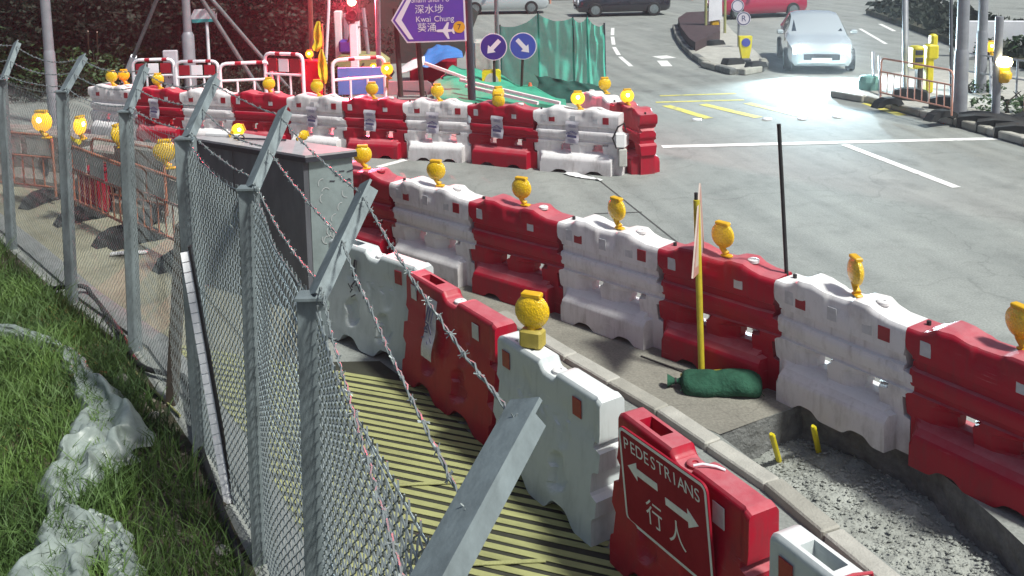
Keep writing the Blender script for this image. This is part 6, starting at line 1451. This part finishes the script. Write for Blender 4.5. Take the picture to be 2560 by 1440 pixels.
for i in range(6):
    p = ra.lerp(rb_, i / 5); q = MB(); q.tube([p, p + Vector((0, 0, .85))], .022, 7); part('post', q, M['steel_pole'], rl, smooth=50)
for z in (.45, .85):
    q = MB(); q.tube([ra + Vector((0, 0, z)), rb_ + Vector((0, 0, z))], .02, 7); part('rail', q, M['steel_pole'], rl, smooth=50)
# railing and bank along the far side of the road at the top
rl = thing('far_railing', 'far roadside railing with pink lit posts at the top centre', 'railing', (0, 0, 0)); ra = Vector((-3.0, 50.5, 0)); rb_ = Vector((16, 51.5, 0))
for i in range(16):
    p = ra.lerp(rb_, i / 15); q = MB(); q.tube([p, p + Vector((0, 0, 1.3))], .06, 6); part('post', q, M['orange_pale'], rl)
for z in (.65, 1.25):
    q = MB(); q.tube([ra + Vector((0, 0, z)), rb_ + Vector((0, 0, z))], .05, 6); part('rail', q, M['white_paint'], rl)
def P(u, v): return (lerp(-40, 60, u), 53 + 10 * v, 4.0 * v + .3 * noise.noise(Vector((u * 30, v * 4, 0))))
q = MB(); q.grid(P, 60, 6); struct('far_bank', q, M['hillside'], smooth=80)

# ------------------------------------------------------------------ grass and plastic sheet on the near bank
rng = np.random.default_rng(5)
def grass(n, name):
    px_ = []; N = 0; V = []; F = []
    for _ in range(n):
        y = rng.uniform(2.2, 14.5); d = .14 + 6.8 * rng.random() ** 1.25; x = fence_x(y) - d
        cl_n = noise.noise(Vector((x * 1.1, y * 1.1, 3))); edge = noise.noise(Vector((x * 2.3, y * 2.3, 11)))
        if d < (.34 if y > 7 else .62) + .40 * edge: 
            if rng.random() > .30: continue
        if cl_n < -.35 and rng.random() > .35: continue
        if rng.random() > 1.25 - .045 * y: continue
        z = bank_z(x, y) - .01; h = rng.uniform(.10, .27) * (1 + .9 * max(0, cl_n)) ; w = rng.uniform(.0022, .0048) * (1 + y * .05)
        a = rng.uniform(0, 6.283); dx, dy = math.cos(a) * w, math.sin(a) * w; l = rng.uniform(.25, 1.0) * h; b = rng.uniform(0, 6.283); lx, ly = math.cos(b) * l, math.sin(b) * l
        o = len(V)
        V += [(x - dx, y - dy, z), (x + dx, y + dy, z), (x + lx * .35 + dx * .8, y + ly * .35 + dy * .8, z + h * .62), (x + lx * .35 - dx * .8, y + ly * .35 - dy * .8, z + h * .62), (x + lx, y + ly, z + h * .95)]
        F += [(o, o + 1, o + 2, o + 3), (o + 3, o + 2, o + 4)]
    me = bpy.data.meshes.new(name); me.from_pydata(V, [], F); me.update(); return me
M['grass'] = mat('grass_blade', (0.082, 0.150, 0.028), .65, var=.0, scale=1.3, col2=(0.026, 0.060, 0.012), world_space=True, thresh=(.32, .62))
o = link('grass', grass(150000, 'grass'), M['grass'], kind='stuff'); tag(o, 'unkempt green grass on the bank left of the fence', 'grass', kind='stuff')
# crumpled plastic sheeting lying on the grass
spine = [((-5.14, 8.739, 0.2), .10), ((-4.763, 8.602, 0.22), .12), ((-4.388, 8.408, 0.22), .14), ((-4.057, 8.207, 0.22), .14), ((-3.809, 7.932, 0.22), .16), ((-3.523, 7.513, 0.22), .26), ((-3.204, 7.1, 0.22), .38), ((-3.016, 6.724, 0.24), .58), ((-3.035, 6.494, 0.26), .60), ((-3.057, 6.285, 0.26), .42), ((-3.055, 6.04, 0.26), .26), ((-2.938, 5.733, 0.28), .24), ((-2.77, 5.459, 0.32), .36), ((-2.684, 5.198, 0.34), .40), ((-2.614, 4.952, 0.34), .42), ((-2.506, 4.635, 0.34), .46)]
spine2 = [((-2.773, 5.601, 0.32), .18), ((-2.652, 5.553, 0.33), .24), ((-2.516, 5.476, 0.33), .20), ((-2.388, 5.315, 0.33), .17), ((-2.294, 5.129, 0.33), .17), ((-2.197, 4.92, 0.33), .2), ((-2.076, 4.636, 0.33), .22)]
q = MB(); SP_ = spine
def P(u, v):
    spine = SP_; f = u * (len(spine) - 1); i = min(int(f), len(spine) - 2); t = f - i
    p = Vector(spine[i][0]).lerp(Vector(spine[i + 1][0]), t); w = lerp(spine[i][1], spine[i + 1][1], t); d = (Vector(spine[i + 1][0]) - Vector(spine[i][0])); d.z = 0; d.normalize(); s = Vector((-d.y, d.x, 0))
    e = (v - .5) * w * (1 + .75 * noise.noise(Vector((u * 13, (v > .5) * 5.0, 2))) + .3 * noise.noise(Vector((u * 40, (v > .5) * 5.0, 7))))
    pos = p + s * e
    nf = 3.2 + 2.6 * noise.noise(Vector((u * 5, 0, 31))); ph = 2.2 * noise.noise(Vector((u * 8, 0, 17))) + 1.1 * noise.noise(Vector((u * 19, v * 2, 5)))
    gather = (.5 + .5 * math.sin(2 * math.pi * nf * v * .5 + ph * 2.4)) ** 1.5
    cross = .5 + .5 * math.sin(u * 70 + 5 * noise.noise(Vector((u * 9, v * 3, 2))) + v * 4)
    fold = min(w, .5) * (.32 * gather * (.65 + .6 * noise.noise(Vector((u * 14, v * 2, 8)))) + .12 * cross * noise.noise(Vector((u * 22, v * 4, 3)))) + .012 * (.5 - abs(noise.noise(Vector((u * 48 + gather * 2, v * 9, 9))))) + .006 * noise.noise(Vector((u * 110, v * 20, 4)))
    z = bank_z(pos.x, pos.y) + .125 + fold * (1 - abs(2 * v - 1) ** 6) - .05 * abs(2 * v - 1) ** 4
    return Vector((pos.x + .03 * noise.noise(Vector((u * 40, v * 8, 4))), pos.y + .03 * noise.noise(Vector((u * 40, v * 8, 14))), z))
q.grid(P, 300, 44); SP_ = spine2; q.grid(P, 110, 26); o = part('plastic_sheet', q, M['plastic_sheet'], None, smooth=60); tag(o, 'long crumpled grey plastic sheet trailing down the grass bank', 'plastic sheet')
# pebbles and clods in the bare strip by the fence
q = MB(); r5 = random.Random(31)
for _ in range(900):
    y = r5.uniform(3.5, 12); x = fence_x(y) - abs(r5.gauss(.22, .16)) - .04; stone(q, x, y, bank_z(x, y) + .004, r5.choice([.008, .012, .016, .022, .034]) * r5.uniform(.7, 1.3))
o = part('pebbles', q, mat('pebble', (.20, .18, .14), .95, var=.6, scale=30, world_space=True), kind='stuff'); tag(o, 'pebbles and clods in the bare soil strip along the fence', 'pebbles', kind='stuff')
for (p, s, lab) in (((-1.864, 5.594, 0.03), .055, 'largest pale stone near the bottom edge of the bank'), ((-3.398, 7.862, 0.1), .05, 'pale stone beside the narrow part of the plastic sheet'), ((-2.907, 7.267, 0.06), .05, 'small pale stone between the sheet and the fence')):
    q = MB(); 
    def P(u, v, s=s):
        a = 2 * math.pi * u; b = math.pi * v; d = Vector((math.cos(a) * math.sin(b), math.sin(a) * math.sin(b) * .8, math.cos(b) * .7)); return d * s * (1 + .3 * noise.noise(d * 1.7))
    q.grid(P, 14, 9); o = part('stone', q, M['block'], None, smooth=50); o.location = p; tag(o, lab, 'stone')

# ------------------------------------------------------------------ added thin haze imitating the lens glare round the headlights
q = MB(); q.box((0, 69, 4.3), (184, 164, 10.8)); hz = q.mesh('haze'); hm = bpy.data.materials.new('glare_haze'); hm.use_nodes = True
hn = hm.node_tree.nodes; hn.remove(hn['Principled BSDF']); pv = hn.new('ShaderNodeVolumePrincipled'); pv.inputs['Color'].default_value = (.95, .96, 1, 1); pv.inputs['Density'].default_value = .0012; pv.inputs['Anisotropy'].default_value = 0.5
hm.node_tree.links.new(pv.outputs[0], hn['Material Output'].inputs['Volume'])
o = link('haze', hz, hm, kind='stuff'); o['label'] = 'added thin haze imitating lens glare round the headlights'; o['category'] = 'haze'
